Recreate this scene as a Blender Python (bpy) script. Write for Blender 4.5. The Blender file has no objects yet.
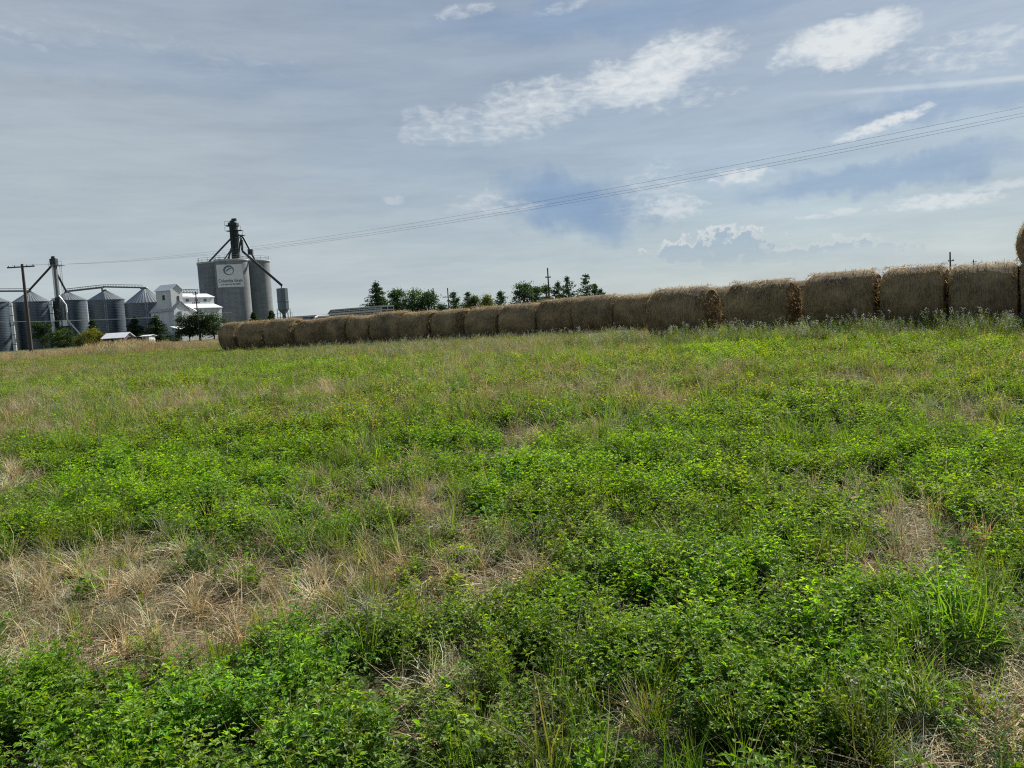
import bpy, math, random
import numpy as np
from mathutils import Vector, Matrix, Euler

random.seed(7)
RNG = np.random.default_rng(11)
R = math.radians
S = bpy.context.scene
COL = S.collection

# ------------------------------------------------------------------ camera
W_, H_, F_ = 1024, 768, 769.0
PITCH, ROLL, EYE = 4.0, 3.6, 1.65
CY = 368.0   # optical centre of the photograph (slightly above the middle)
CM = (Matrix.Rotation(R(90 - PITCH), 3, 'X') @ Matrix.Rotation(R(-ROLL), 3, 'Z'))
CAM = Vector((0, 0, EYE))
cd = bpy.data.cameras.new('camera')
cam = bpy.data.objects.new('camera', cd)
COL.objects.link(cam)
cd.sensor_width = 36
cd.lens = F_ / W_ * 36
cd.shift_y = -(384 - CY) / W_
cd.clip_start = 0.05
cd.clip_end = 12000
cam.matrix_world = Matrix.Translation(CAM) @ CM.to_4x4()
S.camera = cam

def ray(px, py):
    return CM @ Vector(((px - 512) / F_, -(py - CY) / F_, -1))

def at(px, py, Y):
    v = ray(px, py)
    return CAM + v * (Y / v.y)

CMn = np.array(CM)
def proj(x, y, z):
    P = np.stack([x, y, z - EYE], -1) @ CMn          # M^T p
    d = -P[..., 2]
    d = np.where(d < 0.05, 0.05, d)
    return 512 + F_ * P[..., 0] / d, CY - F_ * P[..., 1] / d

# ------------------------------------------------------------------ noise
def _hash(ix, iy, seed):
    n = (ix * 374761393 + iy * 668265263 + seed * 974634777) & 0xFFFFFFFF
    n = ((n ^ (n >> 13)) * 1274126177) & 0xFFFFFFFF
    return ((n ^ (n >> 16)) & 0xFFFF) / 65535.0

def vn(x, y, seed=0):
    x = np.asarray(x, float); y = np.asarray(y, float)
    ix = np.floor(x).astype(np.int64); iy = np.floor(y).astype(np.int64)
    fx = x - ix; fy = y - iy
    fx = fx * fx * (3 - 2 * fx); fy = fy * fy * (3 - 2 * fy)
    a = _hash(ix, iy, seed); b = _hash(ix + 1, iy, seed)
    c = _hash(ix, iy + 1, seed); d = _hash(ix + 1, iy + 1, seed)
    return (a * (1 - fx) + b * fx) * (1 - fy) + (c * (1 - fx) + d * fx) * fy

def fbm(x, y, seed=0, oct=3):
    s = 0; a = 0.5; t = 0
    for k in range(oct):
        s = s + a * vn(x * 2 ** k + 17.3 * k, y * 2 ** k - 9.1 * k, seed + k); t += a; a *= 0.55
    return s / t

def sstep(a, b, x):
    t = np.clip((np.asarray(x, float) - a) / (b - a), 0, 1)
    return t * t * (3 - 2 * t)

def terrain(x, y):
    x = np.asarray(x, float); y = np.asarray(y, float)
    side = np.clip(x / 20.0, -1, 1)
    h = (0.51 + 0.065 * side) * sstep(2.5, 20, y)
    h = h - 0.12 * sstep(50, 70, y) * sstep(5, -10, x)
    near = 1 - sstep(14, 40, y)
    h = h + near * 0.10 * (fbm(x * 0.9, y * 0.9, 5) - 0.5) + 0.08 * (fbm(x * 0.13, y * 0.13, 9) - 0.5)
    return h

def tz(x, y):
    return float(terrain(x, y))

# ------------------------------------------------------------------ field map
# patches of dead grass and of lush growth, as they lie on the field (x, y of their centre seen from the road side)
DRY = [(100, 610, 235, 64, 1.35), (290, 592, 140, 68, 1.15), (8, 492, 52, 36, 1.2), (410, 510, 85, 44, .95), (470, 565, 95, 45, .75),
       (915, 556, 64, 36, 1.05), (845, 525, 50, 22, .5), (430, 690, 105, 42, .85), (985, 720, 95, 58, 1.0), (330, 745, 60, 28, .6),
       (640, 745, 60, 22, .5), (600, 402, 125, 22, .85), (480, 385, 130, 22, .6), (50, 425, 110, 34, .85), (185, 405, 100, 18, .6),
       (530, 435, 80, 22, .65), (320, 408, 70, 24, .65), (700, 390, 80, 20, .6), (860, 390, 80, 18, .55), (420, 440, 70, 22, .55), (500, 355, 160, 12, .6), (640, 500, 50, 20, .45),
       (370, 455, 60, 20, .45), (960, 430, 60, 20, .5), (700, 470, 80, 16, .35), (760, 560, 60, 20, .3), (560, 620, 70, 40, .35)]
LUSH = [(150, 715, 210, 70, 1.0), (170, 500, 190, 48, 1.0), (560, 480, 190, 42, .9), (950, 490, 120, 45, .8), (790, 640, 200, 90, .8),
        (230, 368, 190, 20, 1.0), (740, 350, 70, 22, .9), (30, 392, 90, 16, .8), (560, 330, 100, 8, .3), (900, 350, 120, 14, .4), (620, 660, 90, 60, .6)]

def field(x, y):
    z = terrain(x, y)
    px, py = proj(x, y, z)
    wob = 60 * (fbm(x * 1.3, y * 1.3, 31) - 0.5) * 2
    wob2 = 46 * (fbm(x * 1.7, y * 1.7, 41, 4) - 0.5) * 2
    d = np.zeros_like(px); g = np.zeros_like(px)
    sc = np.clip((py - 330) / 170.0, .15, 1.0)
    for cx, cy, rx, ry, s in DRY:
        q = ((px + wob * sc - cx) / rx) ** 2 + ((py + wob2 * sc - cy) / ry) ** 2
        d = np.maximum(d, s * np.exp(-q * 0.9))
    for cx, cy, rx, ry, s in LUSH:
        q = ((px + wob * sc - cx) / rx) ** 2 + ((py + wob2 * sc - cy) / ry) ** 2
        g = np.maximum(g, s * np.exp(-q * 0.8))
    n = fbm(x * 0.8, y * 0.8, 3); n2 = fbm(x * 3.1, y * 3.1, 13)
    dry = np.clip(d * (0.75 + 0.5 * n) + 1.1 * (n - 0.56) + .7 * (n2 - .5) * (d > .12) - 0.25 * g, 0, 1)
    return px, py, dry, g

# ------------------------------------------------------------------ helpers
def mesh_from(name, verts, faces, mats=(), fmat=None, smooth=False, cols=None):
    me = bpy.data.meshes.new(name)
    me.from_pydata([tuple(v) for v in verts], [], faces)
    for m in mats:
        me.materials.append(m)
    if fmat is not None:
        me.polygons.foreach_set('material_index', fmat)
    if smooth is True:
        me.polygons.foreach_set('use_smooth', [True] * len(me.polygons))
    elif smooth:
        me.polygons.foreach_set('use_smooth', smooth)
    if cols is not None:
        a = me.attributes.new('lc', 'FLOAT_COLOR', 'POINT')
        arr = np.ones((len(verts), 4), np.float32); arr[:, :3] = np.asarray(cols, np.float32)[:, :3]
        a.data.foreach_set('color', arr.ravel())
    me.update()
    return me

class MB:
    def __init__(s):
        s.v = []; s.f = []; s.sm = []; s.c = []; s.col = (1, 1, 1)
    def add(s, vs, fs, smooth=False):
        o = len(s.v)
        s.v += [tuple(v) for v in vs]
        s.c += [s.col] * len(vs)
        s.f += [tuple(i + o for i in f) for f in fs]
        s.sm += [smooth] * len(fs)
        return s
    def box(s, x0, x1, y0, y1, z0, z1):
        vs = [(x0, y0, z0), (x1, y0, z0), (x1, y1, z0), (x0, y1, z0), (x0, y0, z1), (x1, y0, z1), (x1, y1, z1), (x0, y1, z1)]
        return s.add(vs, [(0, 3, 2, 1), (4, 5, 6, 7), (0, 1, 5, 4), (1, 2, 6, 5), (2, 3, 7, 6), (3, 0, 4, 7)])
    def bar(s, a, b, w, h=None, up=Vector((0, 0, 1))):
        a = Vector(a); b = Vector(b); h = h or w
        d = (b - a).normalized()
        u = d.cross(up)
        if u.length < 1e-3: u = d.cross(Vector((1, 0, 0)))
        u.normalize(); n = u.cross(d).normalized()
        vs = []
        for p in (a, b):
            for i, j in ((-1, -1), (1, -1), (1, 1), (-1, 1)):
                vs.append(p + u * (i * w / 2) + n * (j * h / 2))
        return s.add(vs, [(3, 2, 1, 0), (4, 5, 6, 7), (0, 1, 5, 4), (1, 2, 6, 5), (2, 3, 7, 6), (3, 0, 4, 7)])
    def tube(s, pts, r, seg=8, r1=None, caps=True):
        pts = [Vector(p) for p in pts]; n = len(pts)
        vs = []; fs = []
        for i, p in enumerate(pts):
            d = (pts[min(i + 1, n - 1)] - pts[max(i - 1, 0)]).normalized()
            u = d.cross(Vector((0, 0, 1)))
            if u.length < 1e-3: u = Vector((1, 0, 0))
            u.normalize(); w = d.cross(u)
            rr = r if r1 is None else r + (r1 - r) * i / max(1, n - 1)
            for k in range(seg):
                a = 2 * math.pi * k / seg
                vs.append(p + u * (rr * math.cos(a)) + w * (rr * math.sin(a)))
        for i in range(n - 1):
            for k in range(seg):
                fs.append((i * seg + k, i * seg + (k + 1) % seg, (i + 1) * seg + (k + 1) % seg, (i + 1) * seg + k))
        s.add(vs, fs, True)
        if caps:
            s.add(vs[:seg], [tuple(range(seg))]); s.add(vs[-seg:], [tuple(reversed(range(seg)))])
        return s
    def lathe(s, prof, seg=48, cx=0, cy=0, smooth=True):
        vs = []; fs = []
        for r, z in prof:
            for k in range(seg):
                a = 2 * math.pi * k / seg
                vs.append((cx + r * math.cos(a), cy + r * math.sin(a), z))
        for i in range(len(prof) - 1):
            for k in range(seg):
                fs.append((i * seg + k, i * seg + (k + 1) % seg, (i + 1) * seg + (k + 1) % seg, (i + 1) * seg + k))
        return s.add(vs, fs, smooth)
    def prism(s, poly, axis_a, axis_b, axis_n, o, d):
        """polygon in the plane (a, b) at o, extruded by d along n"""
        a, b, n, o = Vector(axis_a), Vector(axis_b), Vector(axis_n), Vector(o)
        k = len(poly)
        vs = [o + a * p + b * q for p, q in poly] + [o + a * p + b * q + n * d for p, q in poly]
        fs = [tuple(range(k)), tuple(reversed(range(k, 2 * k)))] + [(i, i + k, (i + 1) % k + k, (i + 1) % k) for i in range(k)]
        return s.add(vs, fs)
    def build(s, name, mat, parent=None, loc=None, cols=False):
        me = mesh_from(name, s.v, s.f, [mat], smooth=s.sm, cols=s.c if cols else None)
        o = bpy.data.objects.new(name, me)
        COL.objects.link(o)
        if parent: o.parent = parent
        if loc is not None: o.location = loc
        return o

def tag(o, label=None, cat=None, group=None, kind=None):
    if label: o['label'] = label
    if cat: o['category'] = cat
    if group: o['group'] = group
    if kind: o['kind'] = kind
    return o

def empty(name, loc, rz=0):
    o = bpy.data.objects.new(name, None)
    o.empty_display_size = 0.3
    COL.objects.link(o)
    o.location = loc; o.rotation_euler = (0, 0, rz)
    return o

def copy_tree(o, parent=None):
    c = o.copy(); COL.objects.link(c)
    if parent: c.parent = parent
    for ch in o.children:
        copy_tree(ch, c)
    return c

# ------------------------------------------------------------------ materials
class NT:
    def __init__(s, tree):
        s.t = tree; s.n = tree.nodes; s.l = tree.links
    def node(s, ty, **kw):
        n = s.n.new(ty)
        for k, v in kw.items(): setattr(n, k, v)
        return n
    def put(s, sock, v):
        if hasattr(v, 'node') or isinstance(v, bpy.types.NodeSocket): s.l.new(v, sock)
        elif v is not None:
            if isinstance(v, (tuple, list)) and len(v) == 3 and sock.type == 'RGBA': v = (*v, 1)
            sock.default_value = v
    def m(s, op, a, b=None, c=None, clamp=False):
        n = s.node('ShaderNodeMath', operation=op); n.use_clamp = clamp
        for i, v in enumerate((a, b, c)):
            if v is not None: s.put(n.inputs[i], v)
        return n.outputs[0]
    def vm(s, op, a, b=None, out=0):
        n = s.node('ShaderNodeVectorMath', operation=op)
        s.put(n.inputs[0], a)
        if b is not None: s.put(n.inputs[1], b)
        return n.outputs[out]
    def noise(s, vec, scale, detail=4, rough=.55, dist=0, out='Fac'):
        n = s.node('ShaderNodeTexNoise'); n.noise_dimensions = '3D'
        if vec is not None: s.put(n.inputs['Vector'], vec)
        n.inputs['Scale'].default_value = scale; n.inputs['Detail'].default_value = detail
        n.inputs['Roughness'].default_value = rough; n.inputs['Distortion'].default_value = dist
        return n.outputs[out]
    def ramp(s, fac, stops, interp='LINEAR'):
        n = s.node('ShaderNodeValToRGB'); n.color_ramp.interpolation = interp
        e = n.color_ramp.elements
        while len(e) < len(stops): e.new(0.5)
        for el, (p, c) in zip(e, stops):
            el.position = p; el.color = (*c, 1) if len(c) == 3 else c
        s.put(n.inputs[0], fac)
        return n.outputs[0]
    def mix(s, fac, a, b, blend='MIX'):
        n = s.node('ShaderNodeMix', data_type='RGBA', blend_type=blend)
        s.put(n.inputs[0], fac); s.put(n.inputs[6], a); s.put(n.inputs[7], b)
        return n.outputs[2]
    def rng(s, v, a, b, c=0.0, d=1.0, smooth=False):
        n = s.node('ShaderNodeMapRange'); n.clamp = True
        if smooth: n.interpolation_type = 'SMOOTHSTEP'
        s.put(n.inputs[0], v)
        for i, q in enumerate((a, b, c, d)): n.inputs[i + 1].default_value = q
        return n.outputs[0]
    def mapping(s, vec, scale=(1, 1, 1), loc=(0, 0, 0), rot=(0, 0, 0)):
        n = s.node('ShaderNodeMapping'); s.put(n.inputs[0], vec)
        n.inputs[1].default_value = loc; n.inputs[2].default_value = rot; n.inputs[3].default_value = scale
        return n.outputs[0]
    def objco(s):
        return s.node('ShaderNodeTexCoord').outputs['Object']

def new_mat(name):
    m = bpy.data.materials.new(name); m.use_nodes = True
    m.node_tree.nodes.clear()
    t = NT(m.node_tree)
    out = t.node('ShaderNodeOutputMaterial')
    return m, t, out

def pbr(name, c1, c2=None, scale=3.0, rough=.7, metal=0.0, stretch=(1, 1, 1), bump=0.0, bscale=20, spec=.4, extra=None, detail=5):
    m, t, out = new_mat(name)
    p = t.node('ShaderNodeBsdfPrincipled')
    co = t.objco()
    c2 = c2 or tuple(x * .7 for x in c1)
    nz = t.noise(t.mapping(co, stretch), scale, detail)
    col = t.mix(t.rng(nz, .3, .7), c2, c1)
    if extra: col = extra(t, co, col)
    t.put(p.inputs['Base Color'], col)
    p.inputs['Roughness'].default_value = rough; p.inputs['Metallic'].default_value = metal
    p.inputs['Specular IOR Level'].default_value = spec
    if bump:
        b = t.node('ShaderNodeBump'); b.inputs['Strength'].default_value = bump; b.inputs['Distance'].default_value = .05
        t.put(b.inputs['Height'], t.noise(co, bscale, 5)); t.put(p.inputs['Normal'], b.outputs[0])
    t.l.new(p.outputs[0], out.inputs[0])
    return m

def leaf_mat(name, instanced, trans=.42, gloss=.06, tcol=(1.55, 1.35, .55), rough=.38):
    m, t, out = new_mat(name)
    a = t.node('ShaderNodeAttribute', attribute_name='lc').outputs['Color']
    if instanced:
        b = t.node('ShaderNodeAttribute', attribute_name='tint', attribute_type='INSTANCER').outputs['Color']
        a = t.mix(1.0, a, b, 'MULTIPLY')
    d = t.node('ShaderNodeBsdfDiffuse'); t.put(d.inputs[0], a)
    tr = t.node('ShaderNodeBsdfTranslucent'); t.put(tr.inputs[0], t.mix(1.0, a, tcol, 'MULTIPLY'))
    g = t.node('ShaderNodeBsdfGlossy'); g.inputs['Roughness'].default_value = rough
    g.inputs[0].default_value = (1, 1, 1, 1)
    mx = t.node('ShaderNodeMixShader'); mx.inputs[0].default_value = trans
    t.l.new(d.outputs[0], mx.inputs[1]); t.l.new(tr.outputs[0], mx.inputs[2])
    m2 = t.node('ShaderNodeMixShader')
    fr = t.node('ShaderNodeLayerWeight'); fr.inputs[0].default_value = .5
    f2 = t.m('POWER', fr.outputs['Facing'], 4.0)
    t.put(m2.inputs[0], t.m('ADD', t.m('MULTIPLY', f2, gloss * 1.4), gloss * .3, clamp=True))
    t.l.new(mx.outputs[0], m2.inputs[1]); t.l.new(g.outputs[0], m2.inputs[2])
    t.l.new(m2.outputs[0], out.inputs[0])
    return m

M = {}
M['leaf'] = leaf_mat('field_leaf', True, trans=.50, gloss=.045, tcol=(1.85, 1.68, .32), rough=.5)
M['petal'] = leaf_mat('pale_petal', True, trans=.4, gloss=.01, tcol=(1, 1, 1))
M['straw'] = leaf_mat('dead_straw', True, trans=.25, gloss=.03, tcol=(1.1, 1.0, .8), rough=.45)
M['tree_leaf'] = leaf_mat('tree_leaf', False, trans=.3, gloss=.04)
M['bale_straw'] = leaf_mat('bale_straw', False, trans=.4, gloss=.004, tcol=(1.1, 1, .8))
M['bark'] = pbr('bark', (.10, .075, .05), (.05, .038, .028), 8, .9, stretch=(1, 1, .2))
M['pole_wood'] = pbr('weathered_pole_wood', (.075, .06, .05), (.04, .033, .03), 6, .85, stretch=(4, 4, .3))
M['wire'] = pbr('wire', (.17, .17, .18), None, 3, .5)
M['pale_wire'] = pbr('pale_wire', (.45, .46, .47), None, 3, .5)
def _bands(t, co, col):
    s = t.node('ShaderNodeSeparateXYZ'); t.put(s.inputs[0], co)
    w = t.m('FRACT', t.m('DIVIDE', s.outputs[2], 1.22))
    k = t.rng(w, .0, .12, .82, 1.0)
    nn = t.noise(t.mapping(co, (.3, .3, 2.2)), 1.0, 3)
    k2 = t.rng(nn, .3, .7, .86, 1.08)
    st = t.rng(t.noise(t.mapping(co, (1.6, 1.6, .08)), 1.0, 4), .4, .75, 1.0, .72)
    kk = t.m('MULTIPLY', t.m('MULTIPLY', k, k2), st)
    c = t.node('ShaderNodeCombineColor')
    for i in range(3): t.put(c.inputs[i], kk)
    return t.mix(1.0, col, c.outputs[0], 'MULTIPLY')
M['concrete'] = pbr('slipform_concrete', (.215, .232, .25), (.16, .175, .19), .35, .85, extra=_bands)
M['concrete_rim'] = pbr('concrete_rim', (.40, .40, .39), (.32, .32, .31), .8, .85)
M['galv'] = pbr('galvanized_steel', (.070, .100, .132), (.042, .066, .092), 1.2, .34, metal=.0, spec=.9, stretch=(1, 1, .4), extra=_bands)
M['galv_roof'] = pbr('galvanized_roof', (.20, .225, .245), (.14, .165, .18), 1.0, .42, metal=.25)
M['galv_pipe'] = pbr('galvanized_pipe', (.66, .67, .68), (.52, .54, .55), 2, .4, metal=.35)
M['steel_dark'] = pbr('dark_green_steel', (.028, .042, .045), (.016, .026, .03), 1.5, .55, metal=.2)
M['steel_mid'] = pbr('grey_steel', (.14, .16, .17), (.09, .105, .11), 1.5, .5, metal=.4)
M['tank'] = pbr('tank_paint', (.13, .17, .19), (.09, .125, .14), 1.5, .5, metal=.3, stretch=(1, 1, .2))
def _sheet(t, co, col):
    s = t.node('ShaderNodeSeparateXYZ'); t.put(s.inputs[0], co)
    w = t.m('FRACT', t.m('MULTIPLY', t.m('ADD', s.outputs[0], s.outputs[1]), 1.6))
    k = t.rng(w, .0, .14, .86, 1.0)
    st = t.rng(t.noise(t.mapping(co, (1.2, 1.2, .12)), 1.0, 5), .45, .8, 1.0, .74)
    kk = t.m('MULTIPLY', k, st)
    c = t.node('ShaderNodeCombineColor')
    for i in range(3): t.put(c.inputs[i], kk)
    return t.mix(1.0, col, c.outputs[0], 'MULTIPLY')
M['white_sheet'] = pbr('white_sheet_siding', (.56, .58, .60), (.47, .49, .51), .8, .6, extra=_sheet)
M['white_roof'] = pbr('white_metal_roof', (.74, .75, .75), (.62, .63, .64), .8, .45, metal=.1)
M['grey_roof'] = pbr('grey_shingle_roof', (.36, .37, .38), (.26, .27, .28), 1.5, .8)
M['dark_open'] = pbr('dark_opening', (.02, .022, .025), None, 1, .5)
M['sign_white'] = pbr('sign_white', (.58, .59, .60), (.52, .53, .54), .5, .6)
M['sign_ink'] = pbr('sign_ink', (.10, .15, .17), (.08, .12, .14), 2, .6)
M['alu'] = pbr('trailer_aluminium', (.45, .45, .44), (.35, .35, .35), 1.5, .45, metal=.4)
M['black'] = pbr('black_rubber', (.02, .02, .02), None, 3, .7)
M['car_dark'] = pbr('dark_car_paint', (.02, .025, .035), (.018, .02, .03), 2, .5, spec=.3)
M['glass'] = pbr('car_glass', (.03, .035, .04), None, 2, .08, spec=.8)
M['shed_wood'] = pbr('shed_wood', (.10, .085, .075), (.06, .05, .045), 2, .85, stretch=(3, 3, .3))

# net-wrapped straw
def bale_material(name, c1, c2, end=False):
    m, t, out = new_mat(name)
    p = t.node('ShaderNodeBsdfPrincipled'); p.inputs['Roughness'].default_value = .9; p.inputs['Specular IOR Level'].default_value = .2
    co = t.objco()
    oi = t.node('ShaderNodeObjectInfo').outputs['Random']
    cc = t.node('ShaderNodeVectorMath', operation='ADD'); t.put(cc.inputs[0], co)
    off = t.node('ShaderNodeCombineXYZ'); t.put(off.inputs[0], t.m('MULTIPLY', oi, 37.0)); t.put(off.inputs[1], t.m('MULTIPLY', oi, 11.0))
    t.put(cc.inputs[1], off.outputs[0]); co2 = cc.outputs[0]
    fine = t.noise(t.mapping(co2, (1, 1, 1) if end else (7, 1.2, 1.2)), 14 if end else 6, 6, .7)
    big = t.noise(co2, 1.6, 4)
    net = t.noise(t.mapping(co2, (60, .4, .4)), 1.0, 2)
    fac = t.m('ADD', t.m('MULTIPLY', fine, .55), t.m('MULTIPLY', big, .45))
    col = t.mix(t.rng(fac, .38, .62), c2, c1)
    if not end:
        col = t.mix(t.m('MULTIPLY', t.rng(net, .5, .7), .22), col, (.30, .28, .24))
    t.put(p.inputs['Base Color'], col)
    b = t.node('ShaderNodeBump'); b.inputs['Strength'].default_value = .9; b.inputs['Distance'].default_value = .06 if end else .04
    t.put(b.inputs['Height'], t.noise(t.mapping(co2, (1, 1, 1) if end else (5, 1.5, 1.5)), 16, 5, .7))
    t.put(p.inputs['Normal'], b.outputs[0])
    t.l.new(p.outputs[0], out.inputs[0])
    return m
M['bale_side'] = bale_material('net_wrapped_hay', (.345, .25, .125), (.070, .050, .027))
M['bale_end'] = bale_material('cut_hay_end', (.40, .28, .13), (.12, .075, .034), True)

# ------------------------------------------------------------------ sun + sky
EXPO = 0.70
SUN_AZ, SUN_EL = 36.0, 37.0
sd = bpy.data.lights.new('sun', 'SUN'); sd.energy = 5.0; sd.angle = R(.6); sd.color = (1, .95, .86)
sun = bpy.data.objects.new('sun', sd); COL.objects.link(sun)
sdir = Vector((math.sin(R(SUN_AZ)) * math.cos(R(SUN_EL)), math.cos(R(SUN_AZ)) * math.cos(R(SUN_EL)), math.sin(R(SUN_EL))))
sun.rotation_euler = sdir.to_track_quat('Z', 'Y').to_euler()
sun.location = sdir * 50

world = bpy.data.worlds.new('World'); S.world = world; world.use_nodes = True
world.cycles.sampling_method = 'NONE'
wt = NT(world.node_tree); world.node_tree.nodes.clear()
wout = wt.node('ShaderNodeOutputWorld'); bg = wt.node('ShaderNodeBackground')
wt.l.new(bg.outputs[0], wout.inputs[0])
sky = wt.node('ShaderNodeTexSky', sky_type='NISHITA'); sky.sun_disc = False
sky.sun_elevation = R(SUN_EL); sky.sun_rotation = R(SUN_AZ)
sky.altitude = 900; sky.dust_density = 1.2; sky.air_density = 1.0; sky.ozone_density = 2.0
SKY_K = 0.075
gen = wt.node('ShaderNodeTexCoord').outputs['Generated']
nrm = wt.vm('NORMALIZE', gen)
sx = wt.node('ShaderNodeSeparateXYZ'); wt.put(sx.inputs[0], nrm)
az = wt.m('MULTIPLY', wt.m('ARCTAN2', sx.outputs[0], sx.outputs[1]), 57.2958)
el = wt.m('MULTIPLY', wt.m('ARCSINE', sx.outputs[2]), 57.2958)
cv = wt.node('ShaderNodeCombineXYZ'); wt.put(cv.inputs[0], az); wt.put(cv.inputs[1], el)
AE = cv.outputs[0]

def azel(px, py):
    v = ray(px, py).normalized()
    return math.degrees(math.atan2(v.x, v.y)), math.degrees(math.asin(v.z))

# domain-warped coordinates of the sky (degrees): one colour noise drives all the edges
_wc = wt.noise(AE, .24, 5, .62, out='Color')
_wd = wt.vm('SUBTRACT', _wc, (.5, .5, .5))
W_soft = wt.vm('ADD', AE, wt.vm('MULTIPLY', _wd, (7, 4.5, 0)))
W_rag = wt.vm('ADD', AE, wt.vm('MULTIPLY', _wd, (5.5, 3.2, 0)))
W_fine = wt.vm('ADD', AE, wt.vm('MULTIPLY', _wd, (2.6, 1.5, 0)))

def blob(px, py, rx, ry, ang=0.0, edge=(1.0, .2), w=None):
    """soft mask of an ellipse on the sky; sizes in pixels of the photo turned into degrees; ang up to the right, degrees"""
    a0, e0 = azel(px, py)
    k = .0725
    a = R(ang - ROLL)
    A = (math.cos(a) / (rx * k), math.sin(a) / (rx * k), 0); B = (-math.sin(a) / (ry * k), math.cos(a) / (ry * k), 0)
    w = w or W_soft
    u = wt.m('SUBTRACT', wt.vm('DOT_PRODUCT', w, A, out=1), A[0] * a0 + A[1] * e0)
    v = wt.m('SUBTRACT', wt.vm('DOT_PRODUCT', w, B, out=1), B[0] * a0 + B[1] * e0)
    L2 = wt.m('MULTIPLY_ADD', u, u, wt.m('MULTIPLY', v, v))
    return wt.rng(L2, edge[0] ** 2, edge[1] ** 2, 0, 1, True)

def add_all(ms):
    r = ms[0]
    for x in ms[1:]: r = wt.m('MAXIMUM', r, x)
    return r
def scaled(m_, k): return wt.m('MULTIPLY', m_, k)

skyc = wt.vm('MULTIPLY', sky.outputs[0], (SKY_K * .86, SKY_K * .95, SKY_K * 1.0))
# thin high veil
veil_n = wt.noise(wt.mapping(AE, (.5, 1.6, 1), rot=(0, 0, R(-6))), .12, 4, .6)
veil_big = wt.noise(wt.mapping(AE, (.6, 1.0, 1)), .045, 1, .5)
left = wt.rng(az, -34, 18, 1.0, 0.0, True)
low = wt.rng(el, 0, 12, 1.0, 0.0, True)
vf = wt.m('ADD', wt.m('MULTIPLY', left, .26), .66)
vf = wt.m('ADD', vf, wt.m('MULTIPLY', low, .25))
vf = wt.m('ADD', vf, wt.m('MULTIPLY', wt.m('SUBTRACT', veil_n, .5), .5))
vf = wt.m('ADD', vf, wt.m('MULTIPLY', wt.m('SUBTRACT', veil_big, .5), .5))
blue = add_all([scaled(blob(575, 205, 95, 42, -12), .7), scaled(blob(880, 172, 150, 20, 5), .5), scaled(blob(930, 105, 130, 16, 3), .35),
                scaled(blob(620, 15, 260, 22, 3), .35), scaled(blob(120, 62, 260, 22, 2), .18)])
vf = wt.m('MINIMUM', wt.m('MAXIMUM', vf, .0), .96)
veil_col = wt.ramp(wt.rng(el, 0, 32), [(0, (.52, .585, .61)), (.2, (.46, .53, .57)), (.55, (.395, .46, .53)), (1, (.29, .36, .475))])
c = wt.mix(vf, skyc, veil_col)
c = wt.mix(blue, c, (.19, .315, .52))
# thin streaks and mottling of the high cloud
streak = wt.noise(wt.mapping(AE, (.22, 1.5, 1), rot=(0, 0, R(3))), .35, 5, .65)
sk = wt.rng(streak, .25, .75, .88, 1.12)
skc = wt.node('ShaderNodeCombineColor')
for _i, _p in enumerate((1.15, 1.0, .75)): wt.put(skc.inputs[_i], wt.m('POWER', sk, _p))
c = wt.mix(1.0, c, skc.outputs[0], 'MULTIPLY')
# white clouds
tex2 = wt.noise(wt.mapping(AE, (.45, 2.4, 1), rot=(0, 0, R(20))), .9, 4, .6)
wh = add_all([scaled(blob(655, 70, 105, 34, 14, w=W_rag), .95), scaled(blob(540, 105, 105, 32, 17, w=W_rag), .62), scaled(blob(440, 122, 50, 26, 10, w=W_rag), .45),
              scaled(blob(843, 44, 74, 27, 8, w=W_rag), 1.1), scaled(blob(965, 52, 95, 26, 4, w=W_rag), .45), scaled(blob(690, 100, 90, 14, 4, w=W_rag), .3),
              scaled(blob(490, 205, 75, 12, 2, w=W_rag), .4), scaled(blob(655, 195, 55, 45, -5, w=W_rag), .35), scaled(blob(465, 12, 45, 9, 12, w=W_fine), .5),
              scaled(blob(560, 8, 40, 8, 10, w=W_fine), .4), scaled(blob(150, 45, 230, 16, -2, w=W_soft), .18), scaled(blob(30, 35, 60, 16, 0, w=W_rag), .25)])
fib = wt.noise(wt.mapping(AE, (.8, 1.9, 1), rot=(0, 0, R(24))), 1.1, 6, .58, .4)
er = wt.m('MULTIPLY_ADD', wt.m('SUBTRACT', fib, .5), 1.45, wh)
white = wt.m('MULTIPLY', wt.rng(er, .10, 1.25, 0, 1, True), wt.rng(wh, .02, .3, 0, 1, True))
cl_n = wt.m('MULTIPLY', wt.m('SUBTRACT', wt.noise(wt.mapping(AE, (1, 1.7, 1)), 1.3, 5, .58), .5), 3.2)
def cloudlet(px, py, rx, ry, ang, k_):
    a0, e0 = azel(px, py); k = .0725; a = R(ang - ROLL)
    A = (math.cos(a) / (rx * k), math.sin(a) / (rx * k), 0); B = (-math.sin(a) / (ry * k), math.cos(a) / (ry * k), 0)
    u = wt.m('SUBTRACT', wt.vm('DOT_PRODUCT', AE, A, out=1), A[0] * a0 + A[1] * e0)
    v = wt.m('SUBTRACT', wt.vm('DOT_PRODUCT', AE, B, out=1), B[0] * a0 + B[1] * e0)
    return scaled(wt.rng(wt.m('ADD', wt.m('MULTIPLY_ADD', u, u, wt.m('MULTIPLY', v, v)), cl_n), 1.2, -.2, 0, 1, True), k_)
solid = add_all([cloudlet(884, 124, 44, 7, 16, .95), cloudlet(741, 176, 30, 9, 5, .75), cloudlet(672, 206, 34, 13, 0, .6), cloudlet(942, 201, 52, 8, 2, .75),
                 cloudlet(1005, 185, 45, 5, 6, .5), cloudlet(815, 217, 22, 3, 2, .55), cloudlet(846, 212, 16, 4, 4, .5), cloudlet(393, 200, 12, 5, 0, .35)])
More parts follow.
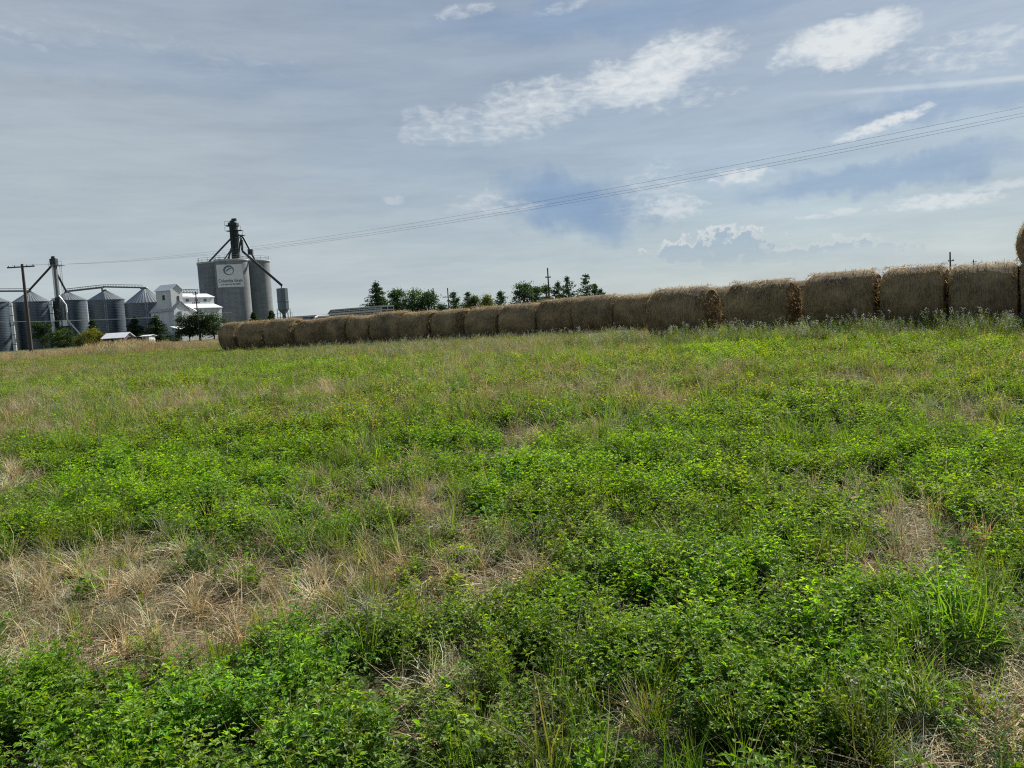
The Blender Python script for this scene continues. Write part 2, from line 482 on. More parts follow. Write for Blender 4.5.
# contrail
a1 = azel(1030, 77); a2 = azel(770, 96)
ang = math.atan2(a1[1] - a2[1], a1[0] - a2[0])
sub = wt.vm('SUBTRACT', AE, (a2[0], a2[1], 0))
mp = wt.node('ShaderNodeSeparateXYZ'); wt.put(mp.inputs[0], wt.mapping(sub, rot=(0, 0, -ang)))
trail = wt.m('MULTIPLY', wt.rng(wt.m('ABSOLUTE', mp.outputs[1]), .28, .02, 0, 1, True), wt.rng(mp.outputs[0], 0, 9, 0, .5, True))
trail = wt.m('MULTIPLY', trail, wt.rng(tex2, .3, .6, .5, 1))
# distant cumulus: bluish bodies with bright crowns
cun = wt.noise(AE, 1.05, 5, .6)
cun2 = wt.m('MULTIPLY', wt.m('SUBTRACT', cun, .5), 4.2)
def heap(px, py, rx, ry, dy):
    a0, e0 = azel(px, py + dy); k = .0725
    u = wt.m('SUBTRACT', wt.vm('DOT_PRODUCT', AE, (1 / (rx * k), 0, 0), out=1), a0 / (rx * k))
    v = wt.m('SUBTRACT', wt.vm('DOT_PRODUCT', AE, (0, 1 / (ry * k), 0), out=1), e0 / (ry * k))
    L2 = wt.m('ADD', wt.m('MULTIPLY_ADD', u, u, wt.m('MULTIPLY', v, v)), cun2)
    return wt.rng(L2, 1.0, .55, 0, 1, True)
def cumulus(dy):
    return add_all([heap(725, 246, 52, 20, dy), heap(695, 250, 50, 13, dy), heap(848, 251, 60, 15, dy), heap(780, 254, 60, 9, dy)])
cu = cumulus(0); cu_in = cumulus(5)
rim = wt.m('MULTIPLY', cu, wt.m('SUBTRACT', 1.0, cu_in))
fade = wt.rng(el, 1.4, 5.0, 0, 1, True)
c = wt.mix(wt.m('MULTIPLY', wt.m('MULTIPLY', cu, fade), .6), c, (.31, .42, .55))
c = wt.mix(wt.m('MULTIPLY', wt.m('MULTIPLY', rim, fade), .85), c, (.70, .735, .73))
allw = wt.m('MINIMUM', add_all([white, solid, trail]), 1.0)
c = wt.mix(allw, c, (.74, .78, .80))
# ground half stays dim (never seen: the field covers it)
wt.put(bg.inputs[0], c); bg.inputs[1].default_value = 2 ** -EXPO

# ------------------------------------------------------------------ ground
def build_ground():
    ys = [-400, -120, -40, -15, -6, -2, 0, .6]
    y = 1.0
    while y < 5000:
        ys.append(y); y *= 1.018 if y < 60 else 1.08
    ys = np.array(ys + [5000.0])
    s = np.linspace(-1, 1, 341)
    sx_ = np.sign(s) * (0.35 * np.abs(s) + .65 * np.abs(s) ** 3)
    X = sx_[None, :] * (1.9 * np.maximum(ys, 0)[:, None] + 12 + np.maximum(-ys, 0)[:, None])
    Y = np.repeat(ys[:, None], len(s), 1)
    Z = terrain(X, Y)
    near = (1 - sstep(6, 18, Y))
    Z = Z + near * .03 * (fbm(X * 7, Y * 7, 77) - .5)
    px, py, dry, g = field(X, Y)
    dark = np.array([.040, .042, .018]); straw = np.array([.21, .185, .11]); olive = np.array([.10, .105, .04])
    far = sstep(10, 40, Y)[..., None]
    k = np.clip(dry * 1.3, 0, 1)[..., None] * (0.6 + .4 * fbm(X * 4, Y * 4, 88)[..., None])
    base = dark * (1 - far) + olive * far
    col = base * (1 - k) + straw * k
    nr, nc = X.shape
    v = np.stack([X, Y, Z], -1).reshape(-1, 3)
    idx = np.arange(nr * nc).reshape(nr, nc)
    f = np.stack([idx[:-1, :-1], idx[:-1, 1:], idx[1:, 1:], idx[1:, :-1]], -1).reshape(-1, 4)
    me = bpy.data.meshes.new('ground')
    me.vertices.add(len(v)); me.vertices.foreach_set('co', v.astype(np.float32).ravel())
    me.loops.add(f.size); me.loops.foreach_set('vertex_index', f.astype(np.int32).ravel())
    me.polygons.add(len(f)); me.polygons.foreach_set('loop_start', np.arange(0, f.size, 4, dtype=np.int32))
    me.polygons.foreach_set('use_smooth', [True] * len(f))
    a = me.attributes.new('lc', 'FLOAT_COLOR', 'POINT')
    cc = np.ones((len(v), 4), np.float32); cc[:, :3] = col.reshape(-1, 3); a.data.foreach_set('color', cc.ravel())
    me.update(calc_edges=True); me.validate()
    m, t, out = new_mat('field_soil')
    p = t.node('ShaderNodeBsdfPrincipled'); p.inputs['Roughness'].default_value = .95; p.inputs['Specular IOR Level'].default_value = .1
    at_ = t.node('ShaderNodeAttribute', attribute_name='lc').outputs['Color']
    co = t.objco()
    k1 = t.rng(t.noise(co, 9, 6, .7), .3, .7, .55, 1.4)
    cmb = t.node('ShaderNodeCombineColor')
    for i in range(3): t.put(cmb.inputs[i], k1)
    t.put(p.inputs['Base Color'], t.mix(1.0, at_, cmb.outputs[0], 'MULTIPLY'))
    b = t.node('ShaderNodeBump'); b.inputs['Strength'].default_value = .8; b.inputs['Distance'].default_value = .03
    t.put(b.inputs['Height'], t.noise(co, 22, 6, .7)); t.put(p.inputs['Normal'], b.outputs[0])
    t.l.new(p.outputs[0], out.inputs[0])
    me.materials.append(m)
    o = bpy.data.objects.new('ground', me); COL.objects.link(o)
    tag(o, 'wide open field of patchy alfalfa and dead grass', 'ground', kind='structure')
build_ground()

# ------------------------------------------------------------------ plants (prototypes)
class PB:
    """plant builder with a colour per vertex"""
    def __init__(s): s.v = []; s.f = []; s.c = []
    def leaf(s, b, d, n, L, w, col, fold=.25):
        d = d.normalized(); sd_ = d.cross(n)
        if sd_.length < 1e-4: sd_ = Vector((1, 0, 0))
        sd_.normalize(); n = sd_.cross(d)
        o = len(s.v)
        mid = b + d * (L * .55)
        s.v += [b, mid + sd_ * (w / 2) + n * (w * fold), mid - sd_ * (w / 2) + n * (w * fold), b + d * L - n * (L * .08), mid]
        s.c += [col] * 5
        s.f += [(o, o + 4, o + 3, o + 1), (o, o + 2, o + 3, o + 4)]
    def blade(s, pts, w, col, tipcol=None):
        n = len(pts); o = len(s.v)
        d0 = (pts[-1] - pts[0]); sd_ = d0.cross(Vector((0, 0, 1)))
        if sd_.length < 1e-3: sd_ = Vector((random.uniform(-1, 1), random.uniform(-1, 1), 0))
        sd_.normalize()
        sd_ = (sd_ + Vector((random.uniform(-.5, .5), random.uniform(-.5, .5), random.uniform(-.5, .5)))).normalized()
        for i, p in enumerate(pts):
            t = i / (n - 1)
            ww = w * (1 - t ** 2.2) * .5 + w * .04
            cc = col if tipcol is None else tuple(col[k] * (1 - t) + tipcol[k] * t for k in range(3))
            s.v += [p - sd_ * ww, p + sd_ * ww]; s.c += [cc, cc]
        for i in range(n - 1):
            s.f.append((o + 2 * i, o + 2 * i + 1, o + 2 * i + 3, o + 2 * i + 2))
    def proto(s, name, mat, coll):
        me = mesh_from(name, s.v, s.f, [mat], cols=s.c)
        o = bpy.data.objects.new(name, me); coll.objects.link(o)
        return o

def rv(a, b): return random.uniform(a, b)
def var(c, k=.25):
    m_ = rv(1 - k, 1 + k); return (c[0] * m_ * rv(.9, 1.1), c[1] * m_, c[2] * m_ * rv(.85, 1.15))
def hemi(maxang):
    a = rv(0, 2 * math.pi); t = R(rv(0, maxang)); return Vector((math.sin(t) * math.cos(a), math.sin(t) * math.sin(a), math.cos(t)))

G_ALF = (.076, .155, .010); G_YNG = (.138, .232, .016); G_OLD = (.034, .080, .010)
G_GRS = (.072, .150, .020); G_GRB = (.085, .14, .045)
C_STR = (.38, .335, .19); C_STP = (.50, .45, .32); C_BRN = (.165, .12, .062)

def stem_pts(base, d, L, n=5, droop=.15):
    pts = []; p = Vector(base); d = d.normalized()
    for i in range(n):
        pts.append(p.copy()); p = p + d * (L / (n - 1)); d = (d + Vector((rv(-.12, .12), rv(-.12, .12), -droop * .5))).normalized()
    return pts

def alfalfa(name, coll, stems=8, H=(.13, .26), leafL=(.020, .034), spread=.045, tilt=42, step=.020):
    b = PB()
    for _ in range(stems):
        d = hemi(tilt); L = rv(*H)
        base = Vector((rv(-spread, spread), rv(-spread, spread), 0))
        pts = stem_pts(base, d, L, 6, .05)
        b.blade(pts, .0035, var((.07, .11, .03)))
        n = int(L / step)
        for k in range(int(n * .2), n + 1):
            t = k / n; x = t * (len(pts) - 1); i = min(int(x), len(pts) - 2)
            p = pts[i].lerp(pts[i + 1], x - i)
            a = k * 2.4 + rv(-.5, .5)
            out_ = Vector((math.cos(a), math.sin(a), rv(.2, .9))).normalized()
            q = p + out_ * rv(.008, .02)
            col = var(G_YNG if t > .72 else (G_ALF if random.random() < .75 else G_OLD), .28)
            LL = rv(*leafL) * (1 - .35 * max(0, t - .8) / .2)
            up = Vector((rv(-.5, .5), rv(-.5, .5), 1))
            sd_ = out_.cross(Vector((0, 0, 1)))
            for w_, sgn in ((out_, 0), (out_ * .5 + sd_ * .85, 1), (out_ * .5 - sd_ * .85, -1)):
                dd = (w_ + Vector((rv(-.25, .25), rv(-.25, .25), rv(-.35, .25))))
                b.leaf(q, dd, up, LL, LL * rv(.42, .58), col)
    return b.proto(name, M['leaf'], coll)

def grass(name, coll, blades=45, L=(.16, .38), w=(.003, .006), tilt=35, col=G_GRS, tip=None, mat='leaf', spread=.035, droop=.5, k=.3):
    b = PB()
    for _ in range(blades):
        pts = stem_pts((rv(-spread, spread), rv(-spread, spread), 0), hemi(tilt), rv(*L), 6, rv(droop * .4, droop))
        pts = [Vector((p.x, p.y, max(p.z, .004 + .01 * random.random()))) for p in pts]
        b.blade(pts, rv(*w), var(col, k), tip and var(tip, k))
    return b.proto(name, M[mat], coll)

def straw_mat(name, coll, n=110, r=.2):
    b = PB()
    for _ in range(n):
        a = rv(0, 6.283); rr = r * math.sqrt(random.random()); L = rv(.05, .22); th = rv(0, 6.283)
        p = Vector((rr * math.cos(a), rr * math.sin(a), rv(.004, .045)))
        d = Vector((math.cos(th), math.sin(th), rv(-.15, .25)))
        pts = stem_pts(p, d, L, 4, .12)
        pts = [Vector((q.x, q.y, max(q.z, .003))) for q in pts]
        c_ = random.choice([C_STR, C_STR, C_STP, C_BRN, (.28, .22, .12)])
        b.blade(pts, rv(.0022, .005), var(c_, .3))
    return b.proto(name, M['straw'], coll)

def tall_weed(name, coll, n=9, H=(.32, .6), flowers=.36, leafc=(.085, .12, .045), fcol=(.38, .355, .33)):
    b = PB(); fm = []
    for _ in range(n):
        L = rv(*H); pts = stem_pts((rv(-.1, .1), rv(-.1, .1), 0), hemi(22), L, 6, .04)
        b.blade(pts, .005, var((.10, .12, .05)))
        m_ = int(L / .028)
        for k in range(2, m_):
            t = k / m_; x = t * 5; i = min(int(x), 4); p = pts[i].lerp(pts[i + 1], x - i)
            for _q in range(2):
                a = rv(0, 6.28); d = Vector((math.cos(a), math.sin(a), rv(-.1, .8)))
                b.leaf(p + d * .01, d, Vector((rv(-.4, .4), rv(-.4, .4), 1)), rv(.02, .04), rv(.009, .016), var(leafc, .3))
        fm += [0] * (len(b.f) - len(fm))
        if random.random() < flowers:
            for _q in range(12):
                p = pts[-1] + Vector((rv(-.025, .025), rv(-.025, .025), rv(-.06, .025)))
                b.leaf(p, Vector((rv(-1, 1), rv(-1, 1), rv(-.2, 1))), hemi(60), rv(.014, .026), rv(.010, .016), var(fcol, .2))
        fm += [1] * (len(b.f) - len(fm))
    o = b.proto(name, M['leaf'], coll)
    o.data.materials.append(M['petal']); o.data.polygons.foreach_set('material_index', fm)
    return o

def clump(name, coll, n=230, r=.34, h=.26, L=(.03, .055), cols=(G_ALF, G_YNG, G_OLD)):
    b = PB()
    for _ in range(n):
        a = rv(0, 6.283); rr = r * math.sqrt(random.random())
        zt = h * (1 - .6 * (rr / r) ** 2)
        p = Vector((rr * math.cos(a), rr * math.sin(a), zt * rv(.25, 1) ** .6))
        d = Vector((rv(-1, 1), rv(-1, 1), rv(-.1, 1.1)))
        l_ = rv(*L); b.leaf(p, d, hemi(70), l_, l_ * .5, var(random.choice(cols), .3))
    for _ in range(18):
        a = rv(0, 6.283); rr = r * math.sqrt(random.random())
        b.blade(stem_pts((rr * math.cos(a), rr * math.sin(a), 0), hemi(25), rv(.7, 1.35) * h, 4, .1), rv(.004, .007), var((.20, .17, .08), .3))
    return b.proto(name, M['leaf'], coll)

def gold_grass(name, coll, n=60, H=(.35, .75)):
    b = PB()
    for _ in range(n):
        L = rv(*H); pts = stem_pts((rv(-.22, .22), rv(-.22, .22), 0), hemi(18), L, 5, .08)
        b.blade(pts, rv(.004, .008), var((.20, .20, .09), .3), var((.36, .32, .19), .25))
        if random.random() < .6:
            b.blade([pts[-1] + Vector((0, 0, -.06)), pts[-1], pts[-1] + Vector((rv(-.03, .03), rv(-.03, .03), .06))], .018, var((.38, .31, .20), .25))
    return b.proto(name, M['straw'], coll)

PC = {}
def pcoll(key):
    PC[key] = bpy.data.collections.new(key + '_prototypes'); return PC[key]
c_ = pcoll('alfalfa')
for i in range(6): alfalfa('alfalfa_plant', c_)
for i in range(2): alfalfa('alfalfa_plant', c_, stems=11, H=(.16, .32), leafL=(.02, .03))
c_ = pcoll('broad')
for i in range(4): alfalfa('broad_clover', c_, stems=9, H=(.10, .22), leafL=(.030, .046), spread=.05, tilt=55, step=.03)
c_ = pcoll('arch')
for i in range(4): grass('arching_grass', c_, blades=34, L=(.32, .70), w=(.005, .0095), tilt=50, droop=.85, spread=.06, col=(.085, .165, .025))
grass('arching_grass', c_, blades=34, L=(.3, .6), w=(.004, .008), tilt=55, droop=.9, spread=.06, col=(.085, .135, .045), tip=(.19, .20, .13))
c_ = pcoll('grass')
for i in range(3): grass('grass_tuft', c_)
grass('grass_tuft', c_, blades=60, L=(.22, .45), col=G_GRB, tilt=28, w=(.004, .007))
c_ = pcoll('dead')
for i in range(3): grass('dead_tuft', c_, blades=60, L=(.12, .34), w=(.0025, .005), tilt=70, col=C_STR, tip=C_STP, mat='straw', droop=.9)
grass('dead_tuft', c_, blades=60, L=(.10, .28), w=(.003, .005), tilt=75, col=C_BRN, tip=C_STR, mat='straw', droop=.9)
def stalks(name, coll, n=7):
    b = PB()
    for _ in range(n):
        a = rv(0, 6.283); rr = .16 * math.sqrt(random.random())
        pts = stem_pts((rr * math.cos(a), rr * math.sin(a), 0), hemi(48), rv(.16, .42), 5, .12)
        c0 = random.choice([C_STR, C_STP, (.30, .27, .12), (.22, .24, .08)])
        b.blade(pts, rv(.0028, .0045), var(c0, .25))
        if random.random() < .4:
            for q in range(5):
                p = pts[-1] + Vector((rv(-.01, .01), rv(-.01, .01), rv(-.05, .01)))
                b.leaf(p, hemi(90), hemi(60), rv(.008, .016), .005, var(C_STP, .25))
    return b.proto(name, M['straw'], coll)
c_ = pcoll('stalk')
for i in range(5): stalks('dry_stalk', c_)
c_ = pcoll('mat')
for i in range(4): straw_mat('straw_mat', c_)
c_ = pcoll('weed')
for i in range(3): tall_weed('flowering_weed', c_)
tall_weed('flowering_weed', c_, flowers=.2, leafc=(.07, .13, .04))
c_ = pcoll('clump')
for i in range(4): clump('leafy_clump', c_)
c_ = pcoll('gold')
for i in range(4): gold_grass('ripe_grass', c_)

def scatter_object(name, coll, P, rot, scl, idx, tint, label, cat):
    n = len(P)
    me = bpy.data.meshes.new(name)
    me.vertices.add(n); me.vertices.foreach_set('co', P.astype(np.float32).ravel())
    def attr(nm, ty, data, key):
        a = me.attributes.new(nm, ty, 'POINT'); a.data.foreach_set(key, np.ascontiguousarray(data).ravel())
    attr('rot', 'FLOAT_VECTOR', rot.astype(np.float32), 'vector')
    attr('scl', 'FLOAT', scl.astype(np.float32), 'value')
    attr('idx', 'INT', idx.astype(np.int32), 'value')
    t4 = np.ones((n, 4), np.float32); t4[:, :3] = tint
    attr('tint', 'FLOAT_COLOR', t4, 'color')
    me.update()
    o = bpy.data.objects.new(name, me); COL.objects.link(o)
    ng = bpy.data.node_groups.new(name + '_scatter', 'GeometryNodeTree')
    ng.interface.new_socket('Geometry', in_out='INPUT', socket_type='NodeSocketGeometry')
    ng.interface.new_socket('Geometry', in_out='OUTPUT', socket_type='NodeSocketGeometry')
    N = ng.nodes; L = ng.links
    gi = N.new('NodeGroupInput'); go = N.new('NodeGroupOutput')
    ci = N.new('GeometryNodeCollectionInfo'); ci.inputs['Collection'].default_value = coll
    ci.inputs['Separate Children'].default_value = True; ci.inputs['Reset Children'].default_value = True
    ip = N.new('GeometryNodeInstanceOnPoints'); ip.inputs['Pick Instance'].default_value = True
    def na(nm, ty):
        q = N.new('GeometryNodeInputNamedAttribute'); q.data_type = ty; q.inputs[0].default_value = nm; return q.outputs[0]
    L.new(gi.outputs[0], ip.inputs['Points']); L.new(ci.outputs[0], ip.inputs['Instance'])
    L.new(na('idx', 'INT'), ip.inputs['Instance Index'])
    L.new(na('rot', 'FLOAT_VECTOR'), ip.inputs['Rotation']); L.new(na('scl', 'FLOAT'), ip.inputs['Scale'])
    L.new(ip.outputs[0], go.inputs[0])
    md = o.modifiers.new('scatter', 'NODES'); md.node_group = ng
    tag(o, label, cat, kind='stuff')
    return o

def wedge(y0, y1, dens, pad=1.6, slope=.74):
    area = slope * (y1 ** 2 - y0 ** 2) + 2 * pad * (y1 - y0)
    n = int(area * dens)
    y = np.sqrt(RNG.random(n) * (y1 ** 2 - y0 ** 2) + y0 ** 2)
    x = (RNG.random(n) * 2 - 1) * (slope * y + pad)
    return x, y

# line of the bales (plan): rows are filled in below; used to keep plants out of the hay
def row_back(x):  # y of the back row at x
    return np.interp(x, [-17, 5.3, 30], [43.5, 29.5, 19.5])

ACC = {}
def put(key, x, y, scl, tint, tilt=.15, zoff=0.0):
    n = len(x)
    if not n: return
    z = terrain(x, y) - .008 + zoff
    rot = np.stack([RNG.normal(0, tilt, n), RNG.normal(0, tilt, n), RNG.random(n) * 6.283], -1)
    idx = RNG.integers(0, len(PC[key].objects), n)
    ACC.setdefault(key, []).append((np.stack([x, y, z], -1), rot, scl * np.ones(n), idx, tint))

def tints(n, base, spread=.18, hue=.10):
    k = np.clip(RNG.normal(1, spread, n), .5, 1.7)[:, None]
    t = np.array(base, float)[None, :] * k
    h = RNG.normal(0, hue, n)
    t[:, 0] *= 1 + h; t[:, 2] *= 1 - h * .5
    return t

def zone(y0, y1, da, dg, dd, dm, dw, dst, s_alf=1.0):
    # alfalfa
    x, y = wedge(y0, y1, da)
    px, py, dry, g = field(x, y)
    lump = fbm(x * 2.1, y * 2.1, 61, 2)
    keep = RNG.random(len(x)) < np.clip(1.15 - dry * 1.75, .04, 1) * np.clip(.18 + 2.4 * (lump - .22) + .35 * sstep(7, 12, y), .18, 1)
    x, y, dry, g, lump = x[keep], y[keep], dry[keep], g[keep], lump[keep]
    flat = sstep(6, 11, y)
    sc = s_alf * ((.45 + .75 * lump) * (1 - flat) + (.62 + .30 * lump) * flat + .12 * g) * (1 - .45 * dry) * RNG.uniform(.75, 1.25, len(x))
    ol = fbm(x * .35, y * .35, 71)
    tn = tints(len(x), (1, 1, 1)) * (1 + .3 * g)[:, None]
    yel = np.clip(.62 - g + .8 * (ol - .5) + dry * .6 + .5 * sstep(7, 13, y), 0, 1)[:, None]
    tn *= (1 - yel) * np.array([.95, 1.05, .95]) + yel * np.array([1.18, 1.0, 2.0])
    put('alfalfa', x, y, sc, tn, .2)
    x, y = wedge(y0, y1, da * .45)
    px, py, dry, g = field(x, y)
    bb = fbm(x * 1.6, y * 1.6, 66, 2)
    keep = RNG.random(len(x)) < np.clip((bb - .38) * 5, .03, 1) * np.clip(1.1 - dry * 1.3, .1, 1)
    x, y = x[keep], y[keep]
    put('broad', x, y, s_alf * RNG.uniform(.7, 1.25, len(x)), tints(len(x), (.95, 1.05, .9)), .2)
    x, y = wedge(y0, y1, 9)
    px, py, dry, g = field(x, y)
    bb = fbm(x * .9, y * .9, 67, 2) + .22 * np.exp(-((px - 960) / 170) ** 2 - ((py - 690) / 110) ** 2) + .1 * np.exp(-((px - 640) / 90) ** 2 - ((py - 650) / 90) ** 2)
    keep = RNG.random(len(x)) < np.clip((bb - .56) * 6, .015, .9)
    x, y, dry = x[keep], y[keep], dry[keep]
    put('arch', x, y, RNG.uniform(.45, .95, len(x)), tints(len(x), (1, 1, 1), .2), .2)
    # green grass tufts, in bunches
    x, y = wedge(y0, y1, dg)
    px, py, dry, g = field(x, y)
    b = fbm(x * 1.1, y * 1.1, 81, 2)
    keep = RNG.random(len(x)) < np.clip((b - .45) * 5, 0.04, 1) * np.clip(1.1 - .8 * np.abs(dry - .3), .2, 1)
    x, y, dry, b = x[keep], y[keep], dry[keep], b[keep]
    tn = tints(len(x), (1.0, 1.0, 1.0), .22); tn += dry[:, None] * np.array([.8, .25, .3])
    put('grass', x, y, s_alf * RNG.uniform(.5, 1.0, len(x)) * (1 - .3 * dry), tn, .25)
    # dead tufts
    x, y = wedge(y0, y1, dd)
    px, py, dry, g = field(x, y)
    keep = RNG.random(len(x)) < np.clip(dry * 1.3 + .09, 0, 1)
    x, y, dry = x[keep], y[keep], dry[keep]
    put('dead', x, y, s_alf * RNG.uniform(.5, 1.1, len(x)), tints(len(x), (1, .98, .95), .25), .3)
    # straw mats
    x, y = wedge(y0, y1, dm)
    px, py, dry, g = field(x, y)
    keep = RNG.random(len(x)) < np.clip(dry * 1.8 + .02, 0, 1)
    x, y = x[keep], y[keep]
    put('mat', x, y, s_alf * RNG.uniform(.7, 1.3, len(x)), tints(len(x), (1, .97, .92), .25), .1)
    x, y = wedge(y0, y1, dst)
    px, py, dry, g = field(x, y)
    keep = RNG.random(len(x)) < np.clip(.55 + .5 * dry - .4 * g + .8 * (fbm(x * .7, y * .7, 23) - .5), .08, 1)
    x, y = x[keep], y[keep]
    put('stalk', x, y, s_alf * RNG.uniform(.6, 1.15, len(x)), tints(len(x), (1, .98, .95), .25), .25)
    # taller weeds
    if dw:
        x, y = wedge(y0, y1, dw)
        put('weed', x, y, RNG.uniform(.35, .7, len(x)), tints(len(x), (1, 1, 1), .2), .2)

zone(1.5, 8, 85, 34, 40, 36, .5, 16)
zone(8, 20, 52, 22, 26, 16, .8, 14, 1.15)
# beyond: coarser clumps
def far_zone(y0, y1, dc, dw, dd):
    x, y = wedge(y0, y1, dc)
    keep = y < row_back(x) + 60
    x, y = x[keep], y[keep]
    px, py, dry, g = field(x, y)
    n1 = fbm(x * .5, y * .5, 91)
    keep = RNG.random(len(x)) < np.clip(1.2 - dry * 1.15, .12, 1)
    x, y, dry, g, n1 = x[keep], y[keep], dry[keep], g[keep], n1[keep]
    tn = tints(len(x), (1, 1, 1), .2)
    yel = np.clip(.85 - .9 * g + 1.2 * (n1 - .5) + dry * .5, 0, 1)[:, None]
    tn *= (1 - yel) * np.array([.9, 1.05, .9]) + yel * np.array([1.40, 1.06, 3.2])
    put('clump', x, y, RNG.uniform(.55, 1.1, len(x)) * (1 - .35 * dry), tn, .15)
    x, y = wedge(y0, y1, dw)
    px, py, dry, g = field(x, y)
    fz = np.maximum(np.exp(-((px - 440) / 130) ** 2), np.exp(-((px - 960) / 220) ** 2)) * np.exp(-((py - 335 + (px - 500) * .05) / 30) ** 2)
    keep = RNG.random(len(x)) < np.clip(.18 + fz * 1.2 - g * .25, .04, 1)
    x, y, fz = x[keep], y[keep], fz[keep]
    tn = tints(len(x), (1.0, 1.0, 1.05), .2)
    put('weed', x, y, RNG.uniform(.45, .95, len(x)), tn, .15)
    x, y = wedge(y0, y1, dd)
    px, py, dry, g = field(x, y)
    keep = RNG.random(len(x)) < np.clip(dry * 1.4 + .12 - .14 * g, 0, 1)
    x, y = x[keep], y[keep]
    put('dead', x, y, RNG.uniform(.8, 1.6, len(x)), tints(len(x), (1, .95, .85), .25), .3)
    x2, y2 = wedge(y0, y1, dd * .8)
    put('stalk', x2, y2, RNG.uniform(.9, 1.5, len(x2)), tints(len(x2), (1, .97, .9), .25), .2)
    put('mat', x[::2], y[::2], RNG.uniform(1, 1.6, len(x[::2])), tints(len(x[::2]), (1, .95, .85), .25), .1)
far_zone(10, 16, 5, 6, 8)
far_zone(16, 34, 12, 10, 16)
far_zone(34, 75, 7, 2.2, 5)

# ripe grass along the far left edge of the field
x = RNG.uniform(-75, -9, 9000); y = RNG.uniform(50, 74, 9000)
px, py = proj(x, y, terrain(x, y))
keep = (px < 228) & (RNG.random(len(x)) < np.clip((y - 52) / 14, .1, 1))
x, y = x[keep], y[keep]
put('gold', x, y, RNG.uniform(.35, 1.0, len(x)) * (.6 + .8 * fbm(x * .3, y * .3, 15)) * (1 + .55 * np.exp(-((proj(x, y, terrain(x, y))[0] - 125) / 45) ** 2)), tints(len(x), (1.08, 1.06, .95), .25), .12)

